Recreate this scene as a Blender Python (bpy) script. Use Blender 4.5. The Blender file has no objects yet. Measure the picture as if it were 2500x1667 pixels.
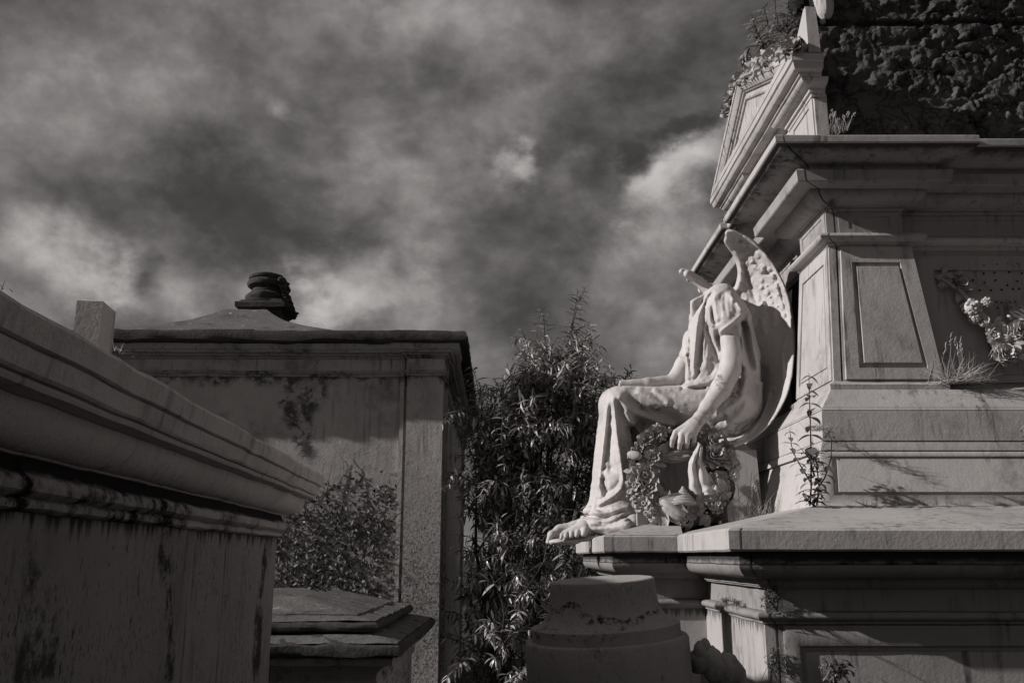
import bpy, bmesh, math, random
import numpy as np
from mathutils import Vector, Matrix, noise
random.seed(7); np.random.seed(7)
C = bpy.context.scene
R = math.radians
EZ = 1.62                                   # eye height
TAN = .241; TH = math.atan(TAN); SN, CS = math.sin(TH), math.cos(TH); F = 2178.

# ---------------------------------------------------------------- camera, sky, sun
cam = bpy.data.objects.new('camera', bpy.data.cameras.new('camera'))
C.collection.objects.link(cam); C.camera = cam
cam.location = (0, 0, EZ); cam.rotation_euler = (math.pi/2 + TH, 0, 0)
cam.data.lens = 36*F/2500; cam.data.sensor_width = 36; cam.data.clip_start = .05; cam.data.clip_end = 2000
C.view_settings.view_transform = 'Standard'; C.view_settings.look = 'None'
C.view_settings.exposure = 0; C.view_settings.gamma = 1
SUN = Vector((1, .165, -.47)).normalized()   # travel direction of the light
sl = bpy.data.lights.new('sun', 'SUN'); sl.energy = 5.0; sl.angle = R(.6); sl.color = (1, .965, .95)
so = bpy.data.objects.new('sun', sl); C.collection.objects.link(so)
so.rotation_euler = SUN.to_track_quat('-Z', 'Y').to_euler(); so.location = (-20, -6, 12)

def ray(px, py):
    u = (px-1250)/F; v = (833.5-py)/F
    return u, CS-v*SN, SN+v*CS
def S(px, py, Y):                           # a photo point at distance Y, height relative to the eye
    u, y, z = ray(px, py); return Vector((u/y*Y, Y, z/y*Y))

TINT = (1.0, .945, .925)
W = bpy.data.worlds.new('World'); C.world = W; W.use_nodes = True
def build_world():
    nt = W.node_tree; N = nt.nodes; L = nt.links; N.clear()
    out = N.new('ShaderNodeOutputWorld'); bg = N.new('ShaderNodeBackground'); L.new(bg.outputs[0], out.inputs[0])
    bg.inputs[1].default_value = .1
    sky = N.new('ShaderNodeTexSky'); sky.sky_type = 'NISHITA'; sky.sun_disc = False
    sky.sun_elevation = math.asin(-SUN.z); sky.sun_rotation = math.atan2(-SUN.x, -SUN.y)
    bw = N.new('ShaderNodeRGBToBW'); L.new(sky.outputs[0], bw.inputs[0])
    tc = N.new('ShaderNodeTexCoord')
    def M(op, a, b=None, c=None, clamp=False):
        n = N.new('ShaderNodeMath'); n.operation = op; n.use_clamp = clamp
        for i, q in enumerate((a, b, c)):
            if q is None: continue
            if isinstance(q, (int, float)): n.inputs[i].default_value = q
            else: L.new(q, n.inputs[i])
        return n.outputs[0]
    def V(op, a, b):
        n = N.new('ShaderNodeVectorMath'); n.operation = op
        for i, q in enumerate((a, b)):
            if isinstance(q, (tuple, list)): n.inputs[i].default_value = q
            else: L.new(q, n.inputs[i])
        return n.outputs['Value'] if op == 'DISTANCE' else n.outputs[0]
    def NZ(vec, sc, det, rough=.55, dist=0.):
        n = N.new('ShaderNodeTexNoise'); n.inputs['Scale'].default_value = sc; n.inputs['Detail'].default_value = det
        n.inputs['Roughness'].default_value = rough; n.inputs['Distortion'].default_value = dist
        L.new(vec, n.inputs['Vector']); return n
    d = V('NORMALIZE', tc.outputs['Generated'], (0, 0, 0))
    dv = V('MULTIPLY', d, (1., 1., 1.35))
    warp = NZ(dv, 4.5, 10, .58)
    wv = V('SUBTRACT', warp.outputs['Color'], (.5, .5, .5))
    w2 = V('MULTIPLY', wv, (.34, .34, .26))
    dw = V('ADD', d, w2)
    def cloud(off):                               # billowing cloud height, sampled with an offset towards the light
        p = V('ADD', dv, off)
        a_ = NZ(V('ADD', p, (3.1, .4, 7.7)), 3.0, 12, .55, .15).outputs['Fac']
        b_ = NZ(V('ADD', p, (9.3, 2.4, 1.7)), 8.5, 10, .58, .1).outputs['Fac']
        b_ = M('ABSOLUTE', M('SUBTRACT', b_, .5))
        return M('ADD', a_, M('MULTIPLY', b_, .55))
    h0 = cloud((0, 0, 0)); h1 = cloud((-.035, 0, .05))
    v = M('ADD', M('MULTIPLY', M('SUBTRACT', h0, .58), .42), M('MULTIPLY', M('SUBTRACT', h0, h1), .80))
    v = M('ADD', v, .535)
    # broad light and dark masses of cloud, each where it hangs in the sky (photo px, radius, amount)
    blobs = [(180,170,150,.05),(330,580,240,-.07),(640,610,170,-.09),(140,560,160,-.05),(480,640,150,-.07),(780,640,90,-.07),
             (30,690,130,.34),(180,700,100,.26),(290,735,80,.24),(470,760,120,.24),(361,735,62,-.32),(43,650,38,-.16),(560,720,60,-.04),
             (870,720,120,.24),(750,745,80,.30),(1000,680,120,.08),(1080,800,150,.08),(1294,370,44,.27),(1240,340,110,.10),(1390,345,50,.12),(960,462,110,.13),(1180,490,90,.06),
             (696,300,34,.15),(1000,80,130,.09),(860,60,120,.06),(1450,70,240,-.08),(1750,120,260,-.10),(1000,250,200,.05),(1634,376,48,-.34),(1700,430,90,.28),(1680,530,110,.20),(1600,430,70,.10),(1560,740,80,.10),
             (1450,580,170,-.07),(1300,640,120,-.04),(200,330,200,.02),(1600,880,100,.08),(1350,800,140,-.06),(1250,150,120,.05),(820,420,120,-.03)]
    for px, py, r, a in blobs:
        q = Vector(ray(px, py)).normalized(); rad = r/F
        dist = V('DISTANCE', dw, tuple(q))
        g = M('SUBTRACT', 1., M('DIVIDE', dist, rad*1.8), clamp=True)
        g = M('MULTIPLY', M('MULTIPLY', g, g), M('SUBTRACT', 3., M('MULTIPLY', g, 2.)))
        v = M('ADD', v, M('MULTIPLY', g, a*1.2))
    cr = N.new('ShaderNodeValToRGB'); L.new(v, cr.inputs[0]); e = cr.color_ramp
    pts = [(.12,.032),(.32,.060),(.43,.102),(.52,.148),(.62,.215),(.76,.35),(.98,.56)]
    e.elements[0].position, e.elements[1].position = pts[0][0], pts[-1][0]
    for p, g in pts[1:-1]: e.elements.new(p)
    for el, (p, g) in zip(e.elements, pts): el.position = p; el.color = (g, g, g, 1)
    cl = M('MULTIPLY', cr.outputs[0], 9.4)
    # the clear sky above the clouds adds a little
    tot = M('ADD', cl, M('MULTIPLY', bw.outputs[0], .04))
    mx = N.new('ShaderNodeVectorMath'); mx.operation = 'SCALE'; mx.inputs[0].default_value = TINT; L.new(tot, mx.inputs['Scale'])
    L.new(mx.outputs[0], bg.inputs[0])
build_world()

# ---------------------------------------------------------------- materials
def mat(name, base=.5, dark=.06, stain=.4, streak=.3, speck=.2, rough=.75, bump=.25, bscale=60, blotch=1.6, light=None, crack=0., lump=0., spec=.3, coarse=2.2, thr=.5, zb=(), blobs=(), pits=0.):
    m = bpy.data.materials.new(name); m.use_nodes = True; nt = m.node_tree; N = nt.nodes; L = nt.links
    b = N['Principled BSDF']; b.inputs['Roughness'].default_value = rough; b.inputs['Specular IOR Level'].default_value = spec
    geo = N.new('ShaderNodeNewGeometry')
    def NZ(sc, det=6, rough_=.6, vec=None, dist=0.):
        n = N.new('ShaderNodeTexNoise'); n.inputs['Scale'].default_value = sc; n.inputs['Detail'].default_value = det
        n.inputs['Roughness'].default_value = rough_; n.inputs['Distortion'].default_value = dist
        L.new(vec if vec is not None else geo.outputs['Position'], n.inputs['Vector']); return n.outputs['Fac']
    def VM(s):
        n = N.new('ShaderNodeVectorMath'); n.operation = 'MULTIPLY'; n.inputs[1].default_value = s
        L.new(geo.outputs['Position'], n.inputs[0]); return n.outputs[0]
    def M(op, a, b_=None, clamp=False):
        n = N.new('ShaderNodeMath'); n.operation = op; n.use_clamp = clamp
        for i, q in enumerate((a, b_)):
            if q is None: continue
            if isinstance(q, (int, float)): n.inputs[i].default_value = q
            else: L.new(q, n.inputs[i])
        return n.outputs[0]
    def ST(v, lo, hi):
        n = N.new('ShaderNodeMapRange'); n.interpolation_type = 'SMOOTHSTEP'; L.new(v, n.inputs[0])
        n.inputs[1].default_value = lo; n.inputs[2].default_value = hi; return n.outputs[0]
    a = NZ(blotch, 8, .62, dist=.4)
    big = ST(a, thr-.02, thr+.2)
    med = ST(NZ(blotch*6, 8, .70), .42, .60)
    bl = M('MULTIPLY', M('MULTIPLY', big, M('ADD', M('MULTIPLY', med, .75), .25)), stain, True)
    sn = ST(NZ(1., 8, .66, VM((26, 26, 1.6))), .48, .66)
    sk = M('MULTIPLY', M('MULTIPLY', sn, ST(NZ(blotch*1.7, 4), .42, .62)), streak, True)
    sp = M('MULTIPLY', ST(NZ(bscale*.9, 5, .7), .60, .72), M('MULTIPLY', ST(NZ(coarse, 5), .45, .65), speck), True)
    dk = M('MAXIMUM', M('MAXIMUM', bl, sk), sp)
    if pits:                                      # small pits and specks drawn out downwards
        pn = M('MAXIMUM', M('MULTIPLY', ST(NZ(1., 5, .75, VM((46, 46, 15))), .57, .63), ST(NZ(3.1, 5, .6), .40, .60)), M('MULTIPLY', ST(NZ(1., 5, .8, VM((95, 95, 50))), .545, .60), ST(NZ(1.9, 6, .65), .42, .60))); dk = M('MAXIMUM', dk, M('MULTIPLY', pn, pits))
    if zb or blobs: sx = N.new('ShaderNodeSeparateXYZ'); L.new(geo.outputs['Position'], sx.inputs[0])
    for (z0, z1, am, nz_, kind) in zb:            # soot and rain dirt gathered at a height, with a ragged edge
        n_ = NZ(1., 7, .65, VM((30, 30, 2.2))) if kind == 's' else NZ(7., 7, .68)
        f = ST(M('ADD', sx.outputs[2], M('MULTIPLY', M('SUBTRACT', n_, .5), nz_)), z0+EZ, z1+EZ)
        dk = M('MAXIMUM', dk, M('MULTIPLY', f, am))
    for (c, r_, am, lo_, sc_) in blobs:           # patches of algae and dead creeper
        wv_ = N.new('ShaderNodeTexNoise'); wv_.inputs['Scale'].default_value = 1.7; wv_.inputs['Detail'].default_value = 6; L.new(geo.outputs['Position'], wv_.inputs['Vector'])
        v1 = N.new('ShaderNodeVectorMath'); v1.operation = 'SCALE'; v1.inputs['Scale'].default_value = .9; L.new(wv_.outputs['Color'], v1.inputs[0])
        v2 = N.new('ShaderNodeVectorMath'); v2.operation = 'ADD'; L.new(geo.outputs['Position'], v2.inputs[0]); L.new(v1.outputs[0], v2.inputs[1])
        v3 = N.new('ShaderNodeVectorMath'); v3.operation = 'SUBTRACT'; L.new(v2.outputs[0], v3.inputs[0]); v3.inputs[1].default_value = (c[0]+.45, c[1]+.45, c[2]+.45+EZ)
        v4 = N.new('ShaderNodeVectorMath'); v4.operation = 'DIVIDE'; L.new(v3.outputs[0], v4.inputs[0]); v4.inputs[1].default_value = r_ if len(r_) == 3 else (r_[0], 9., r_[1])
        v5 = N.new('ShaderNodeVectorMath'); v5.operation = 'LENGTH'; L.new(v4.outputs[0], v5.inputs[0])
        f = M('SUBTRACT', 1., v5.outputs['Value'], True)
        dk = M('MAXIMUM', dk, M('MULTIPLY', M('MULTIPLY', ST(f, 0, .5), ST(NZ(sc_, 9, .78, dist=.15), lo_, lo_+.15)), am))
    mix = N.new('ShaderNodeMix'); mix.data_type = 'FLOAT'
    L.new(dk, mix.inputs[0]); mix.inputs[3].default_value = dark
    tone = M('ADD', M('MULTIPLY', NZ(coarse, 7, .6), base*.5), base*.75)       # light patches and dull patches
    if light is not None:
        lt = M('MULTIPLY', ST(NZ(11., 8, .7), .60, .68), light); tone = M('ADD', tone, lt)
    L.new(tone, mix.inputs[2]); val = mix.outputs[0]
    hts = M('ADD', M('MULTIPLY', NZ(bscale, 6, .65), 1.), M('MULTIPLY', NZ(bscale*.2, 6, .6), 1.6))
    if crack > 0:
        vo = N.new('ShaderNodeTexVoronoi'); vo.feature = 'DISTANCE_TO_EDGE'; vo.inputs['Scale'].default_value = 4.2
        wv = N.new('ShaderNodeVectorMath'); wv.operation = 'ADD'; L.new(geo.outputs['Position'], wv.inputs[0])
        nn = N.new('ShaderNodeTexNoise'); nn.inputs['Scale'].default_value = 5; nn.inputs['Detail'].default_value = 8; L.new(geo.outputs['Position'], nn.inputs['Vector'])
        L.new(nn.outputs['Color'], wv.inputs[1]); L.new(wv.outputs[0], vo.inputs['Vector'])
        ck = ST(vo.outputs['Distance'], 0, .06)
        mm = N.new('ShaderNodeMix'); mm.data_type = 'FLOAT'; mm.inputs[0].default_value = crack
        mm.inputs[2].default_value = 1.; L.new(ck, mm.inputs[3])
        val = M('MULTIPLY', val, mm.outputs[0]); hts = M('ADD', hts, M('MULTIPLY', ck, 1.5))
    if lump > 0: hts = M('ADD', hts, M('MULTIPLY', NZ(9, 8, .7), lump))
    cmb = N.new('ShaderNodeVectorMath'); cmb.operation = 'SCALE'; cmb.inputs[0].default_value = TINT; L.new(val, cmb.inputs['Scale'])
    L.new(cmb.outputs[0], b.inputs['Base Color'])
    bp = N.new('ShaderNodeBump'); bp.inputs['Strength'].default_value = bump; bp.inputs['Distance'].default_value = .006
    L.new(hts, bp.inputs['Height']); L.new(bp.outputs[0], b.inputs['Normal'])
    rr = M('ADD', M('MULTIPLY', a, .2), rough-.1); L.new(rr, b.inputs['Roughness'])
    return m
def leafmat(name, base, var=.5, rough=.42, trans=.12):
    m = bpy.data.materials.new(name); m.use_nodes = True; nt = m.node_tree; N = nt.nodes; L = nt.links
    b = N['Principled BSDF']; b.inputs['Roughness'].default_value = rough; b.inputs['Specular IOR Level'].default_value = .5
    geo = N.new('ShaderNodeNewGeometry'); mr = N.new('ShaderNodeMapRange'); L.new(geo.outputs['Random Per Island'], mr.inputs[0])
    mr.inputs[3].default_value = base*(1-var); mr.inputs[4].default_value = base*(1+var)
    s = N.new('ShaderNodeVectorMath'); s.operation = 'SCALE'; s.inputs[0].default_value = TINT; L.new(mr.outputs[0], s.inputs['Scale'])
    L.new(s.outputs[0], b.inputs['Base Color'])
    if trans:
        tr = N.new('ShaderNodeBsdfTranslucent'); L.new(s.outputs[0], tr.inputs[0]); mx = N.new('ShaderNodeMixShader'); mx.inputs[0].default_value = trans
        L.new(b.outputs[0], mx.inputs[1]); L.new(tr.outputs[0], mx.inputs[2]); L.new(mx.outputs[0], N['Material Output'].inputs[0])
    return m
M_ = dict(
    statue=mat('statue marble', .46, .06, .30, .25, .8, .62, .16, 90, 3.0, coarse=3.2, thr=.54,
        blobs=[((1.17,4.7,.83),(.07,.10),.9,.47,38.),((.78,4.75,.76),(.20,.07),.85,.46,30.),((1.16,4.75,.64),(.22,.09),.8,.46,26.),((.63,4.75,.42),(.05,.25),.6,.50,40.),((.72,4.75,.22),(.5,.08),.75,.50,40.)]),
    wing=mat('wing marble', .45, .08, .25, .3, .4, .65, .12, 80, 2.4, coarse=3),
    wreath=mat('wreath marble', .38, .03, .9, .2, .9, .75, .30, 90, 5),
    clean=mat('clean marble', .41, .05, .6, .8, .7, .6, .26, 70, 1.7),
    marble=mat('weathered marble', .30, .02, .6, .6, .5, .65, .18, 70, 2.0),
    pedestal=mat('pedestal marble', .25, .04, .6, .6, .5, .65, .2, 70, 2.2, thr=.46),
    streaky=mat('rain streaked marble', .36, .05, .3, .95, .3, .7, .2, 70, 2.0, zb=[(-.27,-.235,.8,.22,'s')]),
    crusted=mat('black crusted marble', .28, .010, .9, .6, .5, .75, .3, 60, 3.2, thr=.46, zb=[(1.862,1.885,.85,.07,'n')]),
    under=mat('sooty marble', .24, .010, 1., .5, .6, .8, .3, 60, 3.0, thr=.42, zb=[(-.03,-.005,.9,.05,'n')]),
    masonry=mat('rough masonry', .085, .006, .9, .2, 1., .95, .9, 38, 3.0, light=.12, crack=.35, lump=2.5, spec=.1, thr=.44),
    tomb=mat('old plaster', .53, .02, .75, .45, 1., .85, .6, 55, 2.2, coarse=2.6, spec=.15, thr=.52, pits=.3),
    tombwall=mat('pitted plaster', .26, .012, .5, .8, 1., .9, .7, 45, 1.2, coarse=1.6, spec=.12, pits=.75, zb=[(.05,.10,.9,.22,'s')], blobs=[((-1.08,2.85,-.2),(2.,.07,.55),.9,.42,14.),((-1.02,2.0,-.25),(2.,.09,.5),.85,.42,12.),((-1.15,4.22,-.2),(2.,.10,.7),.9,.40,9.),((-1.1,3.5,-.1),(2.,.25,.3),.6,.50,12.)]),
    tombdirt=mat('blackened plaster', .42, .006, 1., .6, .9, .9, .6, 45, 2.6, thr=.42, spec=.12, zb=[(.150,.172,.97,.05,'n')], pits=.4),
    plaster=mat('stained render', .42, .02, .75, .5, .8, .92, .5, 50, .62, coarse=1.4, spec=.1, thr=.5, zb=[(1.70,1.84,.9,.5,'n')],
        pits=.35, blobs=[((-1.7,9.05,-.75),(2.1,1.75),.95,.455,34.),((-1.7,9.05,-.55),(1.7,1.1),.9,.47,9.),((-2.1,9.05,.25),(.8,.5),.85,.50,20.),((-2.2,9.05,1.45),(.30,.9),.85,.42,5.),((-3.0,9.05,.9),(.7,.6),.55,.47,4.),((-.7,9.05,-.2),(.45,1.4),.85,.47,40.),((-2.7,9.05,1.9),(1.2,.2),.9,.42,6.),((-1.2,9.05,.7),(.8,.5),.45,.50,9.)]),
    plaster_dark=mat('stained dark render', .30, .008, .95, .6, 1., .95, .6, 45, 2.2, thr=.46, spec=.1, pits=.3),
    plaster_upper=mat('stained upper render', .42, .015, .8, .6, .8, .92, .5, 50, 1.6, coarse=1.4, spec=.1, thr=.5, pits=.35),
    mould=mat('mossy black stone', .06, .006, .6, .3, .8, .97, .8, 40, 2.5, light=.03, lump=2, spec=.08),
    lichen=mat('lichen roof', .13, .015, .8, .4, 1., .95, .9, 40, 2.5, light=.28, lump=2, spec=.08, thr=.5),
    urn=mat('dull stone', .33, .02, .6, .15, 1., .85, .4, 60, 2.6, spec=.15, pits=.35, blobs=[((.277,2.6,-.232),(.32,.022),1.,.44,55.),((.15,2.6,-.31),(.06,.10),.95,.47,34.),((.30,2.6,-.32),(.16,.03),.9,.50,45.),((.42,2.6,-.30),(.08,.06),.9,.51,50.),((.2,2.6,-.10),(.1,.03),.8,.5,45.)]),
    soil=mat('dark soil', .05, .01, .7, .1, .5, .95, .6, 20, 1.5, spec=.1),
    joint=mat('dirt in the joints', .02, .006, .5, .1, .5, .95, .5, 60, 3, spec=.05),
    bark=mat('bark', .07, .02, .5, .5, .5, .9, .6, 80, 3, spec=.1),
    tree=leafmat('tree leaves', .33, .6, .30, .18), plant=leafmat('plant leaves', .14, .4, .45), weed=leafmat('weed leaves', .10, .5, .5),
    grass=leafmat('dry grass', .34, .4, .6, .2))

# ---------------------------------------------------------------- mesh helpers
class MB:
    def __init__(s): s.v = []; s.f = []
    def add(s, vs, fs):
        o = len(s.v); s.v += [tuple(p) for p in vs]; s.f += [tuple(i+o for i in f) for f in fs]; return s
    def box(s, x0, x1, y0, y1, z0, z1, bev=0., rot=0., ctr=None):
        vs = []
        if bev:
            b = bev
            # chamfered box: three rings
            for z, i in ((z0, b), (z0+b, 0), (z1-b, 0), (z1, b)):
                X0, X1, Y0, Y1 = x0+i, x1-i, y0+i, y1-i; c = b*.9
                vs += [(X0+c,Y0,z),(X1-c,Y0,z),(X1,Y0+c,z),(X1,Y1-c,z),(X1-c,Y1,z),(X0+c,Y1,z),(X0,Y1-c,z),(X0,Y0+c,z)]
            fs = [tuple(range(7,-1,-1)), tuple(range(24,32))]
            for r in range(3):
                for k in range(8): a = r*8+k; c2 = r*8+(k+1)%8; fs.append((a, c2, c2+8, a+8))
        else:
            vs = [(x0,y0,z0),(x1,y0,z0),(x1,y1,z0),(x0,y1,z0),(x0,y0,z1),(x1,y0,z1),(x1,y1,z1),(x0,y1,z1)]
            fs = [(0,3,2,1),(4,5,6,7),(0,1,5,4),(1,2,6,5),(2,3,7,6),(3,0,4,7)]
        if rot:
            c = Vector(ctr if ctr else ((x0+x1)/2,(y0+y1)/2,0)); Q = Matrix.Rotation(rot, 4, 'Z')
            vs = [Q @ (Vector(p)-c) + c for p in vs]
        return s.add(vs, fs)
    def hull8(s, b, t):                       # prism between two polygons with equal counts
        n = len(b); fs = [tuple(range(n-1,-1,-1)), tuple(range(n,2*n))]
        for k in range(n): fs.append((k, (k+1)%n, (k+1)%n+n, k+n))
        return s.add(list(b)+list(t), fs)
    def tube(s, pts, rads, n=8, cap=True):
        pts = [Vector(p) for p in pts]; o = []; up = Vector((.13,.31,.94))
        for i, p in enumerate(pts):
            t = (pts[min(i+1,len(pts)-1)]-pts[max(i-1,0)]).normalized()
            a = t.cross(up); a = a.normalized() if a.length > 1e-4 else Vector((1,0,0)); b = t.cross(a)
            r = rads[i] if hasattr(rads, '__len__') else rads
            o += [p + (a*math.cos(2*math.pi*k/n)+b*math.sin(2*math.pi*k/n))*r for k in range(n)]
        fs = []
        for i in range(len(pts)-1):
            for k in range(n): fs.append((i*n+k, i*n+(k+1)%n, (i+1)*n+(k+1)%n, (i+1)*n+k))
        if cap: fs += [tuple(range(n-1,-1,-1)), tuple(range((len(pts)-1)*n, len(pts)*n))]
        return s.add(o, fs)
    def ell(s, c, r, rot=None, nu=10, nv=7, jit=0.):
        vs = []; c = Vector(c); Q = rot or Matrix.Identity(3)
        for j in range(nv+1):
            ph = math.pi*j/nv
            for i in range(nu):
                th = 2*math.pi*i/nu; k = 1+random.uniform(-jit, jit)
                vs.append(c + Q @ Vector((math.sin(ph)*math.cos(th)*r[0]*k, math.sin(ph)*math.sin(th)*r[1]*k, math.cos(ph)*r[2]*k)))
        fs = [(j*nu+i, (j+1)*nu+i, (j+1)*nu+(i+1)%nu, j*nu+(i+1)%nu) for j in range(nv) for i in range(nu)]
        return s.add(vs, fs)
    def sweep(s, path, prof, sh0=None, sh1=None, seg=.06, jit=.0018, dom=0, nsc=7.):
        """mitred moulding: path in plan (outward on the left hand), prof = closed loop of (offset, z)"""
        P = [Vector(p) for p in path]; n = len(P); D = [(P[i+1]-P[i]).normalized() for i in range(n-1)]
        nl = lambda d: Vector((-d.y, d.x))
        st = []
        for i in range(n):
            if i == 0: m = nl(D[0]) + (Vector(sh0) if sh0 else Vector((0,0)))
            elif i == n-1: m = nl(D[-1]) + (Vector(sh1) if sh1 else Vector((0,0)))
            else:
                a, b = nl(D[i-1]), nl(D[i]); q = a+b; m = q/(q.length_squared/2) if q.length > .05 else a
            st.append((P[i], m))
        rows = []
        for i in range(n-1):
            (p0, m0), (p1, m1) = st[i], st[i+1]; k = max(1, min(60, int((p1-p0).length/seg)))
            for j in range(k): t = j/k; rows.append((p0.lerp(p1, t), m0.lerp(m1, t)))
        rows.append(st[-1]); q = len(prof); vs = []
        for p, m in rows:
            for (o, z) in prof:
                x, y = p.x+m.x*o, p.y+m.y*o; dz = 0
                if jit:
                    nv = noise.noise_vector(Vector((x*nsc, y*nsc, z*nsc*1.3)))*jit + noise.noise_vector(Vector((x*31, y*31, z*31)))*jit*.5
                    x += nv.x; y += nv.y; dz = nv.z
                vs.append((x, y, z+dz))
        fs = [tuple(range(q)), tuple(range((len(rows)-1)*q+q-1, (len(rows)-1)*q-1, -1))]
        for r in range(len(rows)-1):
            for k in range(q): fs.append((r*q+k, (r+1)*q+k, (r+1)*q+(k+1)%q, r*q+(k+1)%q))
        return s.add(vs, fs)
    def build(s, name, m, parent=None, smooth=32, fix=True):
        me = bpy.data.meshes.new(name)
        off = Vector((0,0,EZ)) - (Vector(parent['loc']) if parent is not None else Vector((0,0,0)))
        me.from_pydata([tuple(Vector(p)+off) for p in s.v], [], s.f)
        if fix:
            bm = bmesh.new(); bm.from_mesh(me); bmesh.ops.recalc_face_normals(bm, faces=bm.faces); bm.to_mesh(me); bm.free()
        if smooth:
            me.polygons.foreach_set('use_smooth', [True]*len(me.polygons))
            if smooth < 170: me.set_sharp_from_angle(angle=R(smooth))
        me.materials.append(M_[m] if isinstance(m, str) else m); me.update()
        o = bpy.data.objects.new(name, me); C.collection.objects.link(o)
        if parent is not None: o.parent = ROOT[parent.name]
        return o
ROOT = {}
def tag(o, label, cat, group=None):
    o['label'] = label; o['category'] = cat
    if group: o['group'] = group
    return o
def thing(name, label, cat, loc, group=None):
    o = bpy.data.objects.new(name, None); C.collection.objects.link(o); o.empty_display_size = .1
    o.location = (loc[0], loc[1], loc[2]+EZ); o['loc'] = [loc[0], loc[1], loc[2]+EZ]; ROOT[o.name] = o
    return tag(o, label, cat, group)
def sub(mb, name, m, parent_obj, root, **k):     # a sub-part, two levels down
    o = mb.build(name, m, root, **k); o.parent = parent_obj; return o
def centre(o):                                    # move a one-mesh thing's origin to its base
    me = o.data; vs = [v.co.copy() for v in me.vertices]
    c = sum(vs, Vector())/len(vs); c.z = min(v.z for v in vs)
    me.transform(Matrix.Translation(-c)); o.location = c; return o
def arc(o0, z0, o1, z1, kind, n=6):               # moulding curves: 'ovolo' bulges, 'cavetto' hollows, 'torus' half round
    r = []
    for i in range(n+1):
        t = i/n
        if kind == 'ovolo': r.append((o0+(o1-o0)*(1-math.cos(t*math.pi/2)), z0+(z1-z0)*math.sin(t*math.pi/2)))
        elif kind == 'cavetto': r.append((o0+(o1-o0)*math.sin(t*math.pi/2), z0+(z1-z0)*(1-math.cos(t*math.pi/2))))
        elif kind == 'torus': r.append((o0+(z0-z1 if False else abs(z1-z0))*.62*math.sin(t*math.pi)+(o1-o0)*t, z0+(z1-z0)*(1-math.cos(t*math.pi))/2))
        elif kind == 'cyma': s_ = t-math.sin(2*math.pi*t)/(2*math.pi)*.8; r.append((o0+(o1-o0)*s_, z0+(z1-z0)*t))
    return r

# ---------------------------------------------------------------- ground
g = MB(); n = 40
vs = []; fs = []
for j in range(n+1):
    for i in range(n+1):
        x = (i/n-.5); y = (j/n-.5); x = math.copysign(abs(x*2)**3*400, x); y = math.copysign(abs(y*2)**3*400, y)+6
        vs.append((x, y, -EZ + noise.noise(Vector((x*.8, y*.8, 0)))*.02))
for j in range(n):
    for i in range(n): a = j*(n+1)+i; fs.append((a, a+1, a+n+2, a+n+1))
gr = g.add(vs, fs).build('ground', 'soil'); gr['kind'] = 'structure'

# ================================================================ THE MARBLE MAUSOLEUM
YC = 5.065                                     # middle of its front (the front looks to -X)
mau = thing('mausoleum', 'tall marble mausoleum with triangular pediment, right of the headless angel', 'mausoleum', (3.2, 5.065, -1.62))
GAP = .045
def course(name, m, prof, Xr, Yr, plan, cut=True, jit=.0018, **k):
    """plan = path after the first corner; Xr, Yr = corner of the course's zero offset line"""
    mb = MB()
    if cut:
        mb.sweep([(6.5, plan['ys']) , (plan['xs'], plan['ys']), (plan['xs'], Yr), (Xr, Yr)] if 'xs' in plan else [(6.5, Yr), (Xr, Yr)], prof, sh1=(-1,0), jit=jit)
        mb.sweep([(Xr-.009, Yr), (Xr-GAP, Yr)] + plan['rest'], prof, sh0=(-1,0), jit=jit)
    else:
        first = [(6.5, plan['ys']), (plan['xs'], plan['ys']), (plan['xs'], Yr)] if 'xs' in plan else [(6.5, Yr)]
        mb.sweep(first + [(Xr-GAP, Yr)] + plan['rest'], prof, jit=jit)
    return mb.build(name, m, mau, **k)
# --- pedestal with the statue's projecting plinth
Xr, Yr = .94, 3.31; XF = Xr-GAP; XPL = .56; YJ = 4.30; YK = 2*YC-YJ; YF = 2*YC-Yr
low = dict(rest=[(XF, YJ), (XPL, YJ), (XPL, YK), (XF, YK), (XF, YF), (6.5, YF)])
I = -.20
slabp = [(.02,.018),(.136,.018),(.143,.025),(.143,.088),(.134,.097),(I,.097),(I,.018)]
course('top_slab', 'clean', slabp, Xr, Yr, low, jit=.0016)
course('cornice', 'under', [(I,.0165),(.10,.0165),(.100,-.024),(.096,-.027),(I,-.027)], Xr, Yr, low)
course('ovolo_moulding', 'pedestal', [(I,-.0285),(.102,-.0285)] + [(.102-.05*(1-math.cos(t*math.pi/2))*1., -.031-.043*math.sin(t*math.pi/2)) for t in [i/6 for i in range(7)]] + [(.028,-.076),(.018,-.094),(.018,-.1),(I,-.1)], Xr, Yr, low)
course('frieze', 'pedestal', [(I,-.1015),(.010,-.1015),(.010,-.107),(-.012,-.110),(-.012,-.189),(I,-.189)], Xr, Yr, low)
tor = [(.008+.018*math.sin(t*math.pi), -.191-.030*(1-math.cos(t*math.pi))/2) for t in [i/8 for i in range(9)]]
course('astragal', 'pedestal', [(I,-.1905),(0,-.1905)] + tor + [(.006,-.224),(.006,-.231),(0,-.233),(I,-.233)], Xr, Yr, low)
course('pedestal_die', 'streaky', [(I,-.2345),(-.002,-.2345),(-.002,-1.30),(I,-1.30)], Xr, Yr, low)
course('pedestal_foot', 'pedestal', [(I,-1.302),(.03,-1.302),(.06,-1.36),(.10,-1.36),(.10,-1.618),(I,-1.618)], Xr, Yr, low)
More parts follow.
